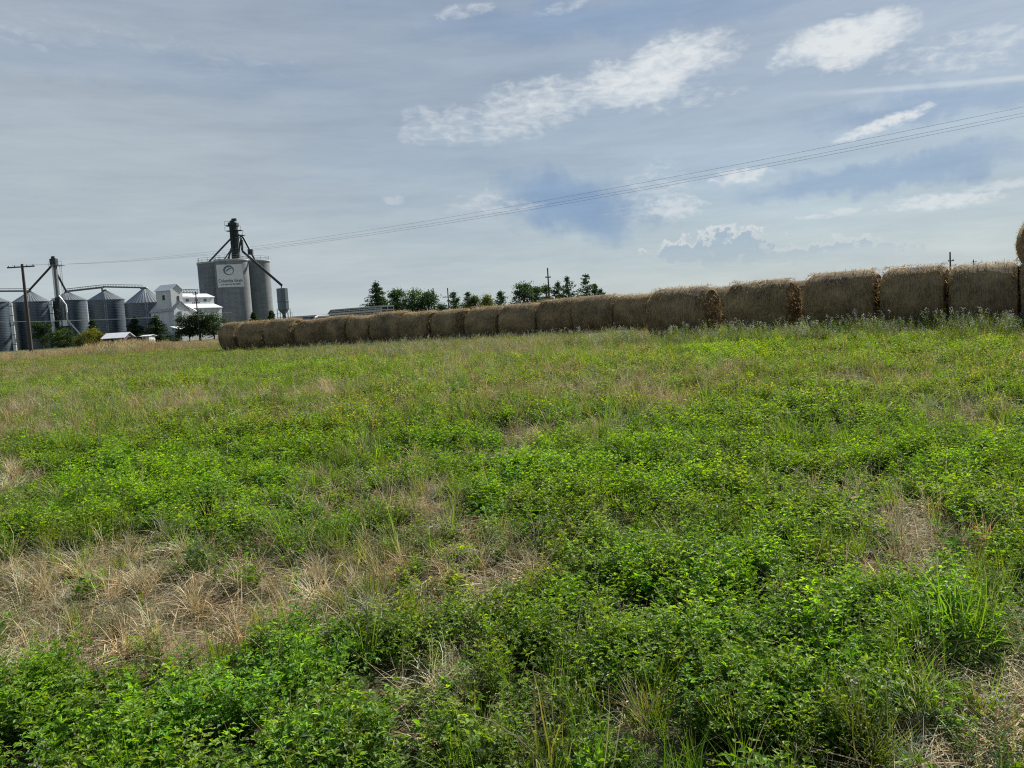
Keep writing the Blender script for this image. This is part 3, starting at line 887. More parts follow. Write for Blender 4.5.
# ------------------------------------------------------------------ bales
BL = 1.5
PLAIN = []
def bale_meshes(seed, L=1.5, Rb=.845):
    rs = random.Random(seed); ox = rs.uniform(0, 50)
    nA, nL = 84, 22
    vs = []; fs = []; cols = []
    ts = np.linspace(0, 1, nL + 1)
    ang = np.linspace(0, 2 * math.pi, nA, endpoint=False)
    for t in ts:
        x = (t - .5) * L
        e = min(t, 1 - t) * L
        sh = 1 - .11 * max(0, 1 - e / .17) ** 2
        for a in ang:
            n = float(fbm(a * 3.2 + ox, t * 3 + ox, seed, 3)) - .5
            rr = Rb * sh * (1 + .05 * n + .018 * math.sin(2 * a + ox) + .07 * (float(fbm(math.cos(a) * 1.1 + ox, math.sin(a) * 1.1 + t * 1.6 + ox, seed + 3, 2)) - .5))
            xx = x + (.05 * (float(fbm(a * 4 + ox, 9.1, seed + 5)) - .5) if t in (0, 1) else 0)
            z = Rb + rr * math.sin(a) * (.97)
            y = rr * math.cos(a) * 1.02
            if z < .10: z = .10 * (z / .10) if z > 0 else 0
            vs.append((xx, y, max(z, 0)))
    for i in range(nL):
        for k in range(nA):
            fs.append((i * nA + k, (i + 1) * nA + k, (i + 1) * nA + (k + 1) % nA, i * nA + (k + 1) % nA))
    nf = len(fs)
    cols = [(1, 1, 1)] * len(vs)
    pb = PB()
    for _ in range(2600):   # loose straws standing off the wrap
        a = rs.uniform(0, 6.283); x = rs.uniform(-L / 2, L / 2) if rs.random() < .86 else rs.choice((-1, 1)) * (L / 2 - abs(rs.gauss(0, .05)))
        nrm_ = Vector((0, math.cos(a), math.sin(a)))
        p = Vector((x, 0, Rb)) + nrm_ * (Rb * .985)
        tan = Vector((rs.uniform(-1, 1), -math.sin(a) * rs.uniform(-1, 1), math.cos(a) * rs.uniform(-1, 1)))
        l_ = rs.uniform(.05, .16)
        d = (tan + nrm_ * abs(rs.gauss(.12, .35))).normalized()
        random.seed(rs.random())
        pb.blade([p, p + d * l_ * .5, p + d * l_ - Vector((0, 0, .02))], rs.uniform(.006, .014), var(rs.choice([(.46, .36, .20), (.34, .26, .14), (.20, .15, .08)]), .3))
    o = len(vs)
    vs += pb.v; cols += pb.c; fs += [tuple(i + o for i in f) for f in pb.f]
    me = mesh_from('hay_bale', vs, fs, [M['bale_side'], M['bale_straw']], [0] * nf + [1] * (len(fs) - nf), [True] * nf + [False] * (len(fs) - nf), cols)
    ends = []
    for sgn in (-1, 1):
        ev = []; ef = []; ec = []
        nr = 14
        for r_ in range(nr + 1):
            q = 1 - r_ / nr
            for k, a in enumerate(ang):
                n = float(fbm(q * 9 + ox, a * 2.5 + sgn * 7, seed + 8, 3)) - .5
                ring = .022 * math.sin(q * 34 + a)
                rr = Rb * .90 * q
                dx = (.0 if r_ == 0 else .07 * n + ring + .05 * (1 - q * q))
                b_ = vs[(nL if sgn > 0 else 0) * nA + k]
                if r_ == 0: ev.append(b_)
                else: ev.append((sgn * (L / 2 + dx * .9), rr * math.cos(a) * 1.02, max(.01, Rb + rr * math.sin(a) * .97)))
                ec.append((1, 1, 1))
        for r_ in range(nr):
            for k in range(nA):
                f_ = (r_ * nA + k, r_ * nA + (k + 1) % nA, (r_ + 1) * nA + (k + 1) % nA, (r_ + 1) * nA + k)
                ef.append(f_ if sgn < 0 else tuple(reversed(f_)))
        n0 = len(ef)
        pe = PB()
        for _ in range(260):
            a = rs.uniform(0, 6.283); rr = Rb * .9 * math.sqrt(rs.random())
            p = Vector((sgn * (L / 2 + .02), rr * math.cos(a), Rb + rr * math.sin(a)))
            d = Vector((sgn * rs.uniform(.2, 1), rs.uniform(-1, 1), rs.uniform(-1, .4))).normalized(); l_ = rs.uniform(.05, .16)
            pe.blade([p, p + d * l_ * .5, p + d * l_ - Vector((0, 0, .03))], rs.uniform(.005, .011), var(rs.choice([(.48, .36, .19), (.30, .20, .09), (.16, .10, .05)]), .3))
        PLAIN.append(mesh_from('end_face', list(ev), list(ef), [M['bale_side']], [0] * n0, [True] * n0, list(ec)))
        o = len(ev); ev += pe.v; ec += pe.c; ef += [tuple(i + o for i in f) for f in pe.f]
        ends.append(mesh_from('end_face', ev, ef, [M['bale_end'], M['bale_straw']], [0] * n0 + [1] * (len(ef) - n0), [True] * n0 + [False] * (len(ef) - n0), ec))
    return me, ends
BMESH = [bale_meshes(s) for s in (101, 202, 303, 404)]
PLAIN_ENDS = [PLAIN[2 * k:2 * k + 2] for k in range(4)]
def bale(i, x, y, yaw, label, sc=(1, 1, 1), z=None, frayed=False, group='round hay bales laid end to end in rows'):
    me, ends = BMESH[i % 4]; ends = ends if frayed else PLAIN_ENDS[i % 4]
    o = bpy.data.objects.new('hay_bale', me); COL.objects.link(o)
    o.location = (x, y, tz(x, y) - .03 if z is None else z); o.rotation_euler = (0, 0, yaw); o.scale = sc
    for e in ends:
        c = bpy.data.objects.new('end_face', e); COL.objects.link(c); c.parent = o
    tag(o, label, 'hay bale', group)
    return o

# back row: seams seen from the camera and their distance
SEAM = [227, 241.5, 272.5, 303, 329.5, 354, 379.5, 409, 438, 472, 505, 543, 580, 618, 656]
DEPTH = np.interp(SEAM, [223, 303, 409, 472, 543, 656], [43.3, 40.8, 37.2, 34.4, 32.4, 29.8])
BACK = ['short half-hidden hay bale at the far left end of the row beside the white elevator',
        'low rounded hay bale just below the front face of the concrete silos',
        'hay bale with sunlit left shoulder below the hopper tank on legs',
        'hay bale with the dark car roof showing over its top',
        'hay bale below the chamfered nose of the livestock trailer',
        'hay bale below the middle of the livestock trailer',
        'high-topped hay bale below the tail end of the livestock trailer',
        'hay bale below the dark leafy trees right of the tall spruce',
        'hay bale below the two thin poles with crossarms',
        'hay bale below the pair of small bristly pines',
        'hay bale below the pale yellowish tree and last small pine',
        'hay bale below the dark round-headed tree',
        'hay bale below the tall bare utility pole and thick pine clump',
        'grassy-topped hay bale below the small trees at the right end of the tree group']
rv_seed = random.Random(5)
for i in range(14):
    x0, y0 = (SEAM[i] - 512) / F_ * DEPTH[i], DEPTH[i]
    # plan position of each seam on its sight line
    a = ray(SEAM[i], 325 - .055 * (SEAM[i] - 240)); b = ray(SEAM[i + 1], 325 - .055 * (SEAM[i + 1] - 240))
    p0 = Vector((a.x / a.y * DEPTH[i], DEPTH[i])); p1 = Vector((b.x / b.y * DEPTH[i + 1], DEPTH[i + 1]))
    c2 = (p0 + p1) / 2; d = p1 - p0; L = d.length
    c2 = c2 + Vector((.3, .95)) * rv_seed.uniform(-.16, .16)
    bale(i, c2.x, c2.y, math.atan2(d.y, d.x) + rv_seed.uniform(-.10, .04), BACK[i], (max(.72, min(L, 1.85)) / 1.5 * .99, 1, rv_seed.uniform(.94, 1.05)))
    last = p1
# the back row carries on behind the front row
HID = ['hay bale of the back row behind the gap right of the torn-ended front bale',
       'hay bale of the back row hidden behind the second front bale',
       'hay bale of the back row glimpsed through the gap after the frayed bale',
       'hay bale of the back row behind the long dark front bale',
       'hay bale of the back row behind the blocky front bale']
dirb = Vector((1, -.42)).normalized()
for i, lab in enumerate(HID):
    p = last + dirb * (1.55 * (i + .5))
    bale(i + 1, p.x, p.y, math.atan2(dirb.y, dirb.x), lab, (1, 1, 1.0))
# front row
FR = [(657, 711, 'hay bale with a torn sunlit orange end, first of the near row'),
      (734, 793, 'wide hay bale with a frayed ragged straw end standing above its top edge'),
      (811, 878, 'long dark hay bale between the frayed bale and the tidy blocky one'),
      (886, 947, 'blocky hay bale whose right end meets a narrow gap with white scraps'),
      (952, 1018, 'square-looking hay bale beneath the thin pole and left of the stacked bale'),
      (1021, 1092, 'hay bale cut off by the right edge, carrying the upper bale')]
P0 = 23.0
phi = R(-35)
dF = Vector((math.cos(phi), math.sin(phi)))
a = ray(FR[0][0], 305); base = Vector((a.x / a.y * P0, P0))
def on_row(px):
    v = ray(px, 305 - .075 * (px - 657)); k = v.x / v.y
    # base + t*dF on the sight line
    t = (k * base.y - base.x) / (dF.x - k * dF.y)
    return base + dF * t
FRONT = []
for i, (xa, xb, lab) in enumerate(FR):
    p0, p1 = on_row(xa), on_row(xb)
    c2 = (p0 + p1) / 2; L = (p1 - p0).length
    o = bale(i + 2, c2.x, c2.y, phi + rv_seed.uniform(-.03, .03), lab, (L / 1.5, 1, rv_seed.uniform(.97, 1.03)), frayed=True)
    FRONT.append(o)
o6 = FRONT[5]
p0 = on_row(1023)
tp = at(1062, 241, 18.1)
t_ = bale(1, tp.x, tp.y, R(-90 - 28), 'upper hay bale stacked on the row at the right edge of the picture', (1, 1, 1), tp.z - .845)

# weeds standing in front of the bales
def weeds_along(pa, pb, n, off=(.9, 3.2), sc=(.6, 1.1)):
    t = RNG.random(n); d = (pb - pa); nn = Vector((d.y, -d.x)).normalized()
    if nn.y > 0: nn = -nn
    q = RNG.uniform(*off, n)
    x = pa.x + d.x * t + nn.x * q; y = pa.y + d.y * t + nn.y * q
    tn = tints(n, (.95, 1.0, 1.05), .25)
    k_ = RNG.random(n) < np.clip(.35 + 2.6 * (fbm(x * .8, y * .8, 29) - .42), .12, 1)
    x, y, tn = x[k_], y[k_], tn[k_]; n = len(x)
    put('weed', x, y, RNG.uniform(*sc, n), tn, .12)
weeds_along(on_row(630), on_row(1140), 1700, (1.0, 4.2), (.6, 1.2))
weeds_along(Vector((-16.5, 43.3)), Vector((6.3, 29.0)), 420, (1.0, 4.0), (.3, .62))

LAB = {'alfalfa': ('green alfalfa plants covering the field', 'alfalfa'), 'grass': ('green grass tufts among the alfalfa', 'grass'),
       'dead': ('tufts of dead tan grass in the bare patches', 'dry grass'), 'mat': ('flattened tan straw littering the bare patches', 'straw litter'),
       'weed': ('taller weeds with pale lilac flower heads below the bales', 'weeds'), 'clump': ('distant low olive green growth of the field', 'ground cover'),
       'broad': ('broad-leaved clover growing among the alfalfa', 'clover'), 'arch': ('long arching grass blades bending over the low growth', 'long grass'),
       'stalk': ('thin dry stalks sticking up through the green growth', 'dry stalks'),
       'gold': ('ripe golden brown grass along the far left field edge', 'ripe grass')}
NAME = {'alfalfa': 'alfalfa_growth', 'grass': 'grass_cover', 'dead': 'dead_grass', 'mat': 'straw_litter', 'weed': 'weed_growth', 'clump': 'field_growth', 'gold': 'ripe_grass', 'stalk': 'dry_stalks', 'broad': 'clover_growth', 'arch': 'long_grass'}
for k, lst in ACC.items():
    cat_ = [np.concatenate([l[j] for l in lst]) for j in range(5)]
    scatter_object(NAME[k], PC[k], *cat_, LAB[k][0], LAB[k][1])
print('instances', {k: sum(len(l[0]) for l in v) for k, v in ACC.items()})

# single flowers near the camera
def flower(px, py, Y, col, label, cat, petals=9, r=.016, h=.22):
    v = ray(px, py); p = CAM + v * (Y / v.y); z0 = tz(p.x, p.y)
    rt = empty(cat.replace(' ', '_'), (p.x, p.y, z0))
    st = MB(); hh = p.z - z0
    st.col = (.07, .12, .03); st.tube([(0, 0, 0), (.01, 0, hh * .5), (0, 0, hh)], .002, 5); st.build('stem', M['tree_leaf'], rt, cols=True)
    b = PB()
    for k in range(petals):
        a = 6.283 * k / petals; d = Vector((math.cos(a), math.sin(a), .35)); b.leaf(Vector((0, 0, hh)), d, Vector((0, 0, 1)), r, r * .6, col)
    me = mesh_from('petals', b.v, b.f, [M['tree_leaf']], cols=b.c)
    o = bpy.data.objects.new('petals', me); COL.objects.link(o); o.parent = rt
    tag(rt, label, cat, 'scattered field flowers')
flower(879, 486, 6.3, (.45, .48, .75), 'pale blue flower in green growth in front of the right bare patch', 'blue flower', 11, .024)
flower(819, 471, 7.0, (.45, .48, .75), 'small pale blue flower left of the larger blue one', 'blue flower', 11, .02)
flower(981, 493, 6.0, (.75, .55, .03), 'yellow flower low in the grass near the right edge', 'yellow flower', 9, .018)
flower(703, 620, 3.75, (.75, .60, .04), 'yellow flower left in the pair among bright alfalfa', 'yellow flower', 9, .011)
flower(716, 619, 3.75, (.72, .62, .08), 'yellow flower right in the pair among bright alfalfa', 'yellow flower', 9, .010)

# ------------------------------------------------------------------ trees
def quad_cloud(b, p, n, r, size, col, flat=1.0):
    for _ in range(n):
        q = Vector((random.gauss(0, r), random.gauss(0, r), random.gauss(0, r * flat)))
        d = Vector((rv(-1, 1), rv(-1, 1), rv(-.6, .8)))
        l_ = rv(.6, 1.3) * size
        b.leaf(p + q, d, hemi(80), l_, l_ * rv(.5, .8), var(col, .3))

def tree(name, pxl, pxr, ytop, Y, kind, label, group, col=(.040, .072, .026), seed=0, cat='tree', base_y=None):
    random.seed(seed * 13 + 5)
    top = at((pxl + pxr) / 2, ytop, Y)
    w = (pxr - pxl) / F_ * Y * (1.3 if Y < 156 and kind in ('round', 'spread', 'shrub') else 1.1)
    x = top.x; z0 = tz(x, Y); H = top.z - z0
    rt = empty(name, (x, Y, z0))
    if group == gM: col = tuple(q * TB for q in col)
    tk = MB(); b = PB()
    lean = Vector((rv(-.02, .02), rv(-.02, .02), 1))
    if kind == 'spruce' or kind == 'pine':
        tk.tube([Vector((0, 0, 0)), lean * (H * .5), lean * (H * .97)], .025 * H, 8, .006 * H)
        z = H * (.06 if kind == 'spruce' else .12)
        while z < H * .97:
            t = z / H
            prof = (1 - t) ** 1.0 if kind == 'spruce' else (1 - t) ** .85 * (.6 + .4 * math.sin(t * 17 + seed) ** 2)
            nb = 9 if kind == 'spruce' else 6
            for k in range(nb):
                a = rv(0, 6.283)
                ln = w * (.98 if kind == 'spruce' else 1.25) * prof * rv(.62, 1.12) + .15
                if kind == 'pine' and random.random() < .2: continue
                rise = rv(-.25, .1) if kind == 'spruce' else rv(.05, .55)
                d = Vector((math.cos(a), math.sin(a), rise))
                p0 = lean * z
                p1 = p0 + d * ln
                if ln > .5: tk.tube([p0, p1], .012 * H * (1 - t) + .012, 4, .01, caps=False)
                m_ = max(3, int(ln / .28))
                for j in range(m_):
                    u = (j + .6) / m_
                    quad_cloud(b, p0.lerp(p1, u) + Vector((0, 0, -.05)), 7, .11 + .07 * (1 - u), .30, col, .6)
            z += H * (.042 if kind == 'spruce' else .062) * rv(.8, 1.2)
        quad_cloud(b, lean * (H * .98), 10, .08, .25, col, 2.2)
    else:
        tk.tube([Vector((0, 0, 0)), lean * (H * .35), lean * (H * .7)], .028 * H, 8, .012 * H)
        shrub = kind == 'shrub'
        cl = []
        nC = 44
        for k in range(nC):
            a = rv(0, 6.283); u = random.random() ** .5
            zz = rv(.12 if shrub else .22, .97)
            if kind == 'round':
                env = math.sqrt(max(0.02, 1 - ((zz - .52) / .50) ** 2))
            elif kind == 'spread':
                env = .55 + .45 * math.sin(zz * 3.0 + seed)
                env *= math.sqrt(max(.03, 1 - ((zz - .5) / .52) ** 4))
            else:
                env = math.sqrt(max(.05, 1 - (zz - .35) ** 2 / .42))
            p = Vector((math.cos(a) * u * env * w * .50, math.sin(a) * u * env * w * .50, zz * H))
            cl.append(p)
            tk.tube([lean * (H * min(.62, zz * .6)), p * .55 + lean * (H * zz * .38), p], .009 * H, 5, .004 * H, caps=False)
            shade = rv(.75, 1.3)
            cc = tuple(q * shade for q in col)
            quad_cloud(b, p, 85, .085 * (w + H) * .5 * rv(.7, 1.2), .05 * (w + H) * .5 + .06, cc, .75)
    tk.build('trunk', M['bark'], rt)
    me = mesh_from('crown', b.v, b.f, [M['tree_leaf']], cols=b.c)
    o = bpy.data.objects.new('crown', me); COL.objects.link(o); o.parent = rt
    tag(rt, label, cat, group)
    return rt

gL = 'trees around the grain elevators'; gM = 'trees beyond the hay bales'
DK = (.036, .068, .034); MG = (.055, .10, .030); YG = (.15, .17, .03)
TB = 1.7
tree('broadleaf_tree', 31, 50, 322, 182, 'round', 'dark tree in front of the bin left of the bucket elevator', gL, DK, 1)
tree('broadleaf_tree', 53, 72, 329, 180, 'shrub', 'mid green bushy tree at the foot of the left bucket elevator', gL, MG, 2)
tree('broadleaf_shrub', 76, 103, 331, 170, 'shrub', 'bright yellow-green shrub beside the low white-roofed shed', gL, YG, 3, cat='shrub')
tree('spruce_tree', 86, 98, 318, 180, 'spruce', 'slim dark spruce rising behind the yellow-green shrub', gL, DK, 4)
tree('spruce_tree', 125, 142, 317, 182, 'spruce', 'dark spruce between the shed and the white elevator, against the widest bin', gL, DK, 5)
tree('spruce_tree', 144, 166, 315, 164, 'spruce', 'pointed spruce at the left corner of the white elevator', gL, DK, 6)
tree('broadleaf_tree', 178, 197, 316, 150, 'round', 'rounded leafy tree left in the trio in front of the white elevator', gL, (.035, .065, .028), 7)
tree('broadleaf_tree', 189, 208, 313, 151, 'round', 'middle leafy tree of the trio, behind the service pole', gL, (.035, .065, .028), 8)
tree('broadleaf_tree', 201, 224, 315, 150, 'round', 'spiky-topped tree right in the trio in front of the white elevator', gL, (.035, .068, .028), 9)
tree('spruce_tree', 247, 259, 312, 180, 'spruce', 'small dark spruce at the foot of the right concrete silo', gL, DK, 10)
tree('spruce_tree', 265, 277, 311, 178, 'spruce', 'small dark spruce beside the hopper tank legs', gL, DK, 11)
D_ = 150
tree('spruce_tree', 361, 390, 280, D_, 'spruce', 'tall full spruce behind the livestock trailer', gM, (.030, .060, .032), 12)
tree('broadleaf_tree', 387, 403, 290, D_ + 4, 'spread', 'leafy tree touching the right side of the tall spruce', gM, (.035, .07, .03), 13)
tree('broadleaf_tree', 402, 421, 290, D_ + 2, 'round', 'broad leafy tree in the middle of the dark clump right of the spruce', gM, (.035, .07, .03), 14)
tree('broadleaf_tree', 418, 437, 292, D_, 'shrub', 'dark leafy tree left of the two thin crossarm poles', gM, (.032, .066, .03), 15)
tree('broadleaf_shrub', 436, 446, 303, D_, 'shrub', 'low dark shrub between the two thin crossarm poles', gM, DK, 16, cat='shrub')
tree('pine_tree', 445, 461, 291, D_, 'pine', 'open bristly pine right beside the second thin crossarm pole', gM, (.034, .066, .034), 17)
tree('pine_tree', 462, 474, 292, D_ + 3, 'pine', 'narrow pine with a bent top in the middle of the bale row', gM, (.034, .066, .034), 18)
tree('broadleaf_tree', 469, 480, 297, D_, 'round', 'small olive tree tucked against the bent-topped pine', gM, (.05, .075, .03), 19)
tree('broadleaf_tree', 479, 495, 296, D_ - 5, 'spread', 'thin pale yellowish-green tree between two pines', gM, (.10, .12, .035), 20)
tree('pine_tree', 493, 507, 291, D_, 'pine', 'small pine right of the pale yellowish tree', gM, (.034, .066, .034), 21)
tree('broadleaf_tree', 514, 532, 285, D_ - 8, 'round', 'dense dark round-headed tree left of the tall bare pole', gM, (.028, .055, .028), 22)
tree('broadleaf_tree', 530, 542, 287, D_ - 6, 'spread', 'ragged small tree between the round-headed tree and the tall bare pole', gM, (.032, .06, .03), 23)
tree('broadleaf_tree', 541, 552, 286, D_, 'shrub', 'small leafy tree at the base of the tall bare pole', gM, (.034, .066, .032), 24)
tree('pine_tree', 550, 564, 281, D_, 'pine', 'pine just right of the tall bare pole', gM, (.030, .06, .032), 25)
tree('pine_tree', 558, 577, 276, D_ - 4, 'pine', 'thick double-topped pine, densest of the pine clump', gM, (.028, .056, .032), 26)
tree('pine_tree', 577, 593, 274, D_, 'pine', 'tallest airy pine at the right of the pine clump', gM, (.030, .06, .032), 27)
tree('pine_tree', 590, 599, 284, D_ + 2, 'pine', 'short pine right of the tallest airy pine', gM, (.030, .06, .032), 28)
tree('pine_tree', 597, 605, 289, D_ + 2, 'pine', 'smallest pine at the right end of the tree group', gM, (.030, .06, .032), 29)

# ------------------------------------------------------------------ poles and wires
def pole(pxt, ytop, Y, label, arms=(), r=.14, group='utility poles'):
    top = at(pxt, ytop, Y); z0 = tz(top.x, Y); H = top.z - z0
    rt = empty('utility_pole', (top.x, Y, z0))
    MB().tube([(0, 0, -.3), (0, 0, H)], r * 1.2, 10, r * .8).build('pole_shaft', M['pole_wood'], rt)
    for dz, half, th in arms:
        c = MB(); c.box(-half, half, -.16 - r, -.04 - r, H - dz - .07, H - dz + .07)
        a = c.build('crossarm', M['pole_wood'], rt)
        for s in (-.9, -.45, .45, .9):
            MB().lathe([(0, H - dz + .24), (.05, H - dz + .22), (.06, H - dz + .12), (.03, H - dz + .072)], 8, half * s, -.10 - r).build('insulator', M['steel_mid'], a)
    tag(rt, label, 'utility pole', group)
    return top, H, rt
topL, HL, pl = pole(22, 264, 88, 'tall wooden utility pole with one long crossarm in front of the left grain bins', [(.35, 1.55, .1)], .17)
pole(195.5, 291.5, 148, 'thin service pole with small crossarms in front of the white elevator', [(.5, .5, .1), (2.2, .7, .1), (4.0, .4, .1)], .12)
pole(433, 288, 170, 'thin pole with low crossarm left of the bristly pine', [(1.9, 1.2, .1)], .14)
pole(447.5, 288, 172, 'thin pole with low crossarm directly behind the bristly pine', [(2.0, 1.2, .1)], .14)
pole(547.5, 268, 140, 'tall bare utility pole rising from the middle trees', [(1.7, .5, .1)], .14)
pole(950, 252, 130, 'distant pole with short crossarm above the square-looking hay bale', [(1.5, .5, .1)], .14)
pole(973.5, 259.5, 220, 'tiny far pole between the distant pole and the stacked bale', [(.7, .7, .1)], .14)

def wire(a, b, sag, r, label, name='power_wire', mat='wire', n=60, group='power wires crossing the sky'):
    pts = []
    for i in range(n + 1):
        t = i / n; p = a.lerp(b, t); p.z -= sag * 4 * t * (1 - t); pts.append(p)
    w = MB(); w.tube(pts, r, 5)
    o = w.build(name, M[mat]); tag(o, label, 'wire', group)
# the line runs from the left pole to a pole beyond the right edge
rp = at(1130, 86, 27); zr = tz(rp.x, rp.y)
for k, (off, dz, lab) in enumerate([(-1.1, 0, 'upper power wire crossing the whole sky from the left pole'),
                                    (.45, -.15, 'middle power wire crossing the whole sky, close under the upper one'),
                                    (1.1, -.24, 'lowest of the power wires crossing the whole sky from the left pole')]):
    a = topL + Vector((off, -.27, -.12)); b = Vector((rp.x + off * .3, rp.y, rp.z + dz))
    wire(a, b, 1.5 + .04 * k, .0055, lab)
rpole = empty('utility_pole', (rp.x, rp.y, zr))
MB().tube([(0, 0, -.3), (0, 0, rp.z - zr + .4)], .19, 10, .13).build('pole_shaft', M['pole_wood'], rpole)
MB().box(-1.2, 1.2, -.3, -.18, rp.z - zr - .25, rp.z - zr - .1).build('crossarm', M['pole_wood'], rpole)
tag(rpole, 'utility pole outside the right edge that carries the power wires', 'utility pole', 'utility poles')
for k, (a, b, lab) in enumerate([((-40, 322), (232, 312.5), 'thin pale wire crossing low in front of the grain bins and white elevator')]):
    wire(at(a[0], a[1], 146), at(b[0], b[1], 146), .5, .045, lab, 'service_wire', 'pale_wire', group=None)

# ------------------------------------------------------------------ grain bins
def grain_bin(pxl, pxr, yeave, ypeak, Y, label, ring=.42, seg=64, spouts=True):
    c = at((pxl + pxr) / 2, yeave, Y)
    w = (pxr - pxl) / F_ * Y * math.cos(math.atan2(c.x, Y)); r = w / 2; z0 = tz(c.x, Y); He = c.z - z0
    pk = at((pxl + pxr) / 2, ypeak, Y).z - z0
    rt = empty('grain_bin', (c.x, Y, z0), R(random.uniform(0, 40)))
    prof = []; z = 0
    while z < He - .01:
        z2 = min(z + ring, He)
        prof += [(r + .035, z), (r - .035, z + (z2 - z) * .5), (r + .035, z2 - .01)]
        z = z2
    MB().lathe(prof, seg).build('bin_wall', M['galv'], rt)
    roof = MB(); nseg = 40
    vs = []; fs = []
    R0 = r + .25; R1 = .55
    for k in range(nseg * 2):
        a = math.pi * k / nseg; up = .10 if k % 2 == 0 else 0
        vs.append((R0 * math.cos(a), R0 * math.sin(a), He - .12 + up)); vs.append((R1 * math.cos(a), R1 * math.sin(a), pk - .25 + up * .4))
    for k in range(nseg * 2):
        j = (k + 1) % (nseg * 2); fs.append((2 * k, 2 * j, 2 * j + 1, 2 * k + 1))
    roof.add(vs, fs)
    ro = roof.build('bin_roof', M['galv_roof'], rt)
    MB().lathe([(.75, pk - .32), (.75, pk - .05), (.5, pk + .12), (0, pk + .2)], 20).build('roof_cap', M['steel_mid'], ro)
    lad = MB()
    for s in (-.22, .22): lad.tube([(s, -r - .16, .3), (s, -r - .16, He)], .03, 5)
    k = .5
    while k < He: lad.tube([(-.22, -r - .16, k), (.22, -r - .16, k)], .02, 4); k += .3
    lad.build('ladder', M['galv_pipe'], rt)
    tag(rt, label, 'grain bin', 'corrugated steel grain bins')
    return rt, c.x, z0 + pk, r
random.seed(3)
bA = grain_bin(-30, 9.5, 302.5, 293, 196, 'grain bin cut off by the left edge of the picture')
bB = grain_bin(12, 50, 302, 291, 205, 'grain bin directly behind the tall wooden utility pole')
bC = grain_bin(50, 86.5, 300.5, 291.5, 212, 'grain bin just right of the tall bucket elevator, half hidden by its spout')
bD = grain_bin(87.5, 124.5, 300, 290, 205, 'grain bin with broad sunlit right edge above the low shed')
bE = grain_bin(124.5, 168, 303, 287.5, 200, 'widest grain bin, partly hidden by the white elevator')

# overhead conveyors
def conveyor(p, q, label, posts=(), h=.9, w=.9):
    rt = empty('overhead_conveyor', (p.x, p.y, 0))
    def L(v): return v - Vector((p.x, p.y, 0))
    a, b = L(p), L(q)
    m_ = MB(); m_.bar(a, b, w, h * .45); m_.build('conveyor_casing', M['steel_mid'], rt)
    tr = MB(); n = 14
    for s in (-.5, .5):
        o = Vector((0, s * w, h * .75))
        tr.bar(a + o, b + o, .07)
        for i in range(n + 1):
            t = a.lerp(b, i / n); tr.bar(t + Vector((0, s * w, 0)), t + o, .05)
    tr.build('walkway_rail', M['steel_mid'], rt)
    for t in posts:
        c = a.lerp(b, t[0]); MB().bar(c, (c.x, c.y, t[1]), .3).build('support_post', M['steel_mid'], rt)
    tag(rt, label, 'conveyor', 'conveyors over the grain bins')
pA = at(-40, 291.5, 203); pB = at(30, 291, 205)
conveyor(pA, pB, 'overhead conveyor running to the left edge over the bin behind the pole', [(.98, bB[2] - .3)])
pC = at(66, 291.5, 209); pD = at(103, 287.3, 205); pE = at(142, 287.6, 201)
conveyor(pC, pD, 'rising overhead conveyor between the bucket elevator and the sunlit-edged bin', [(.05, bC[2] - .3), (.97, bD[2] - .3)])
conveyor(pD + Vector((.3, 0, .1)), pE, 'level overhead conveyor ending above the widest bin', [(.97, bE[2] - .3)])

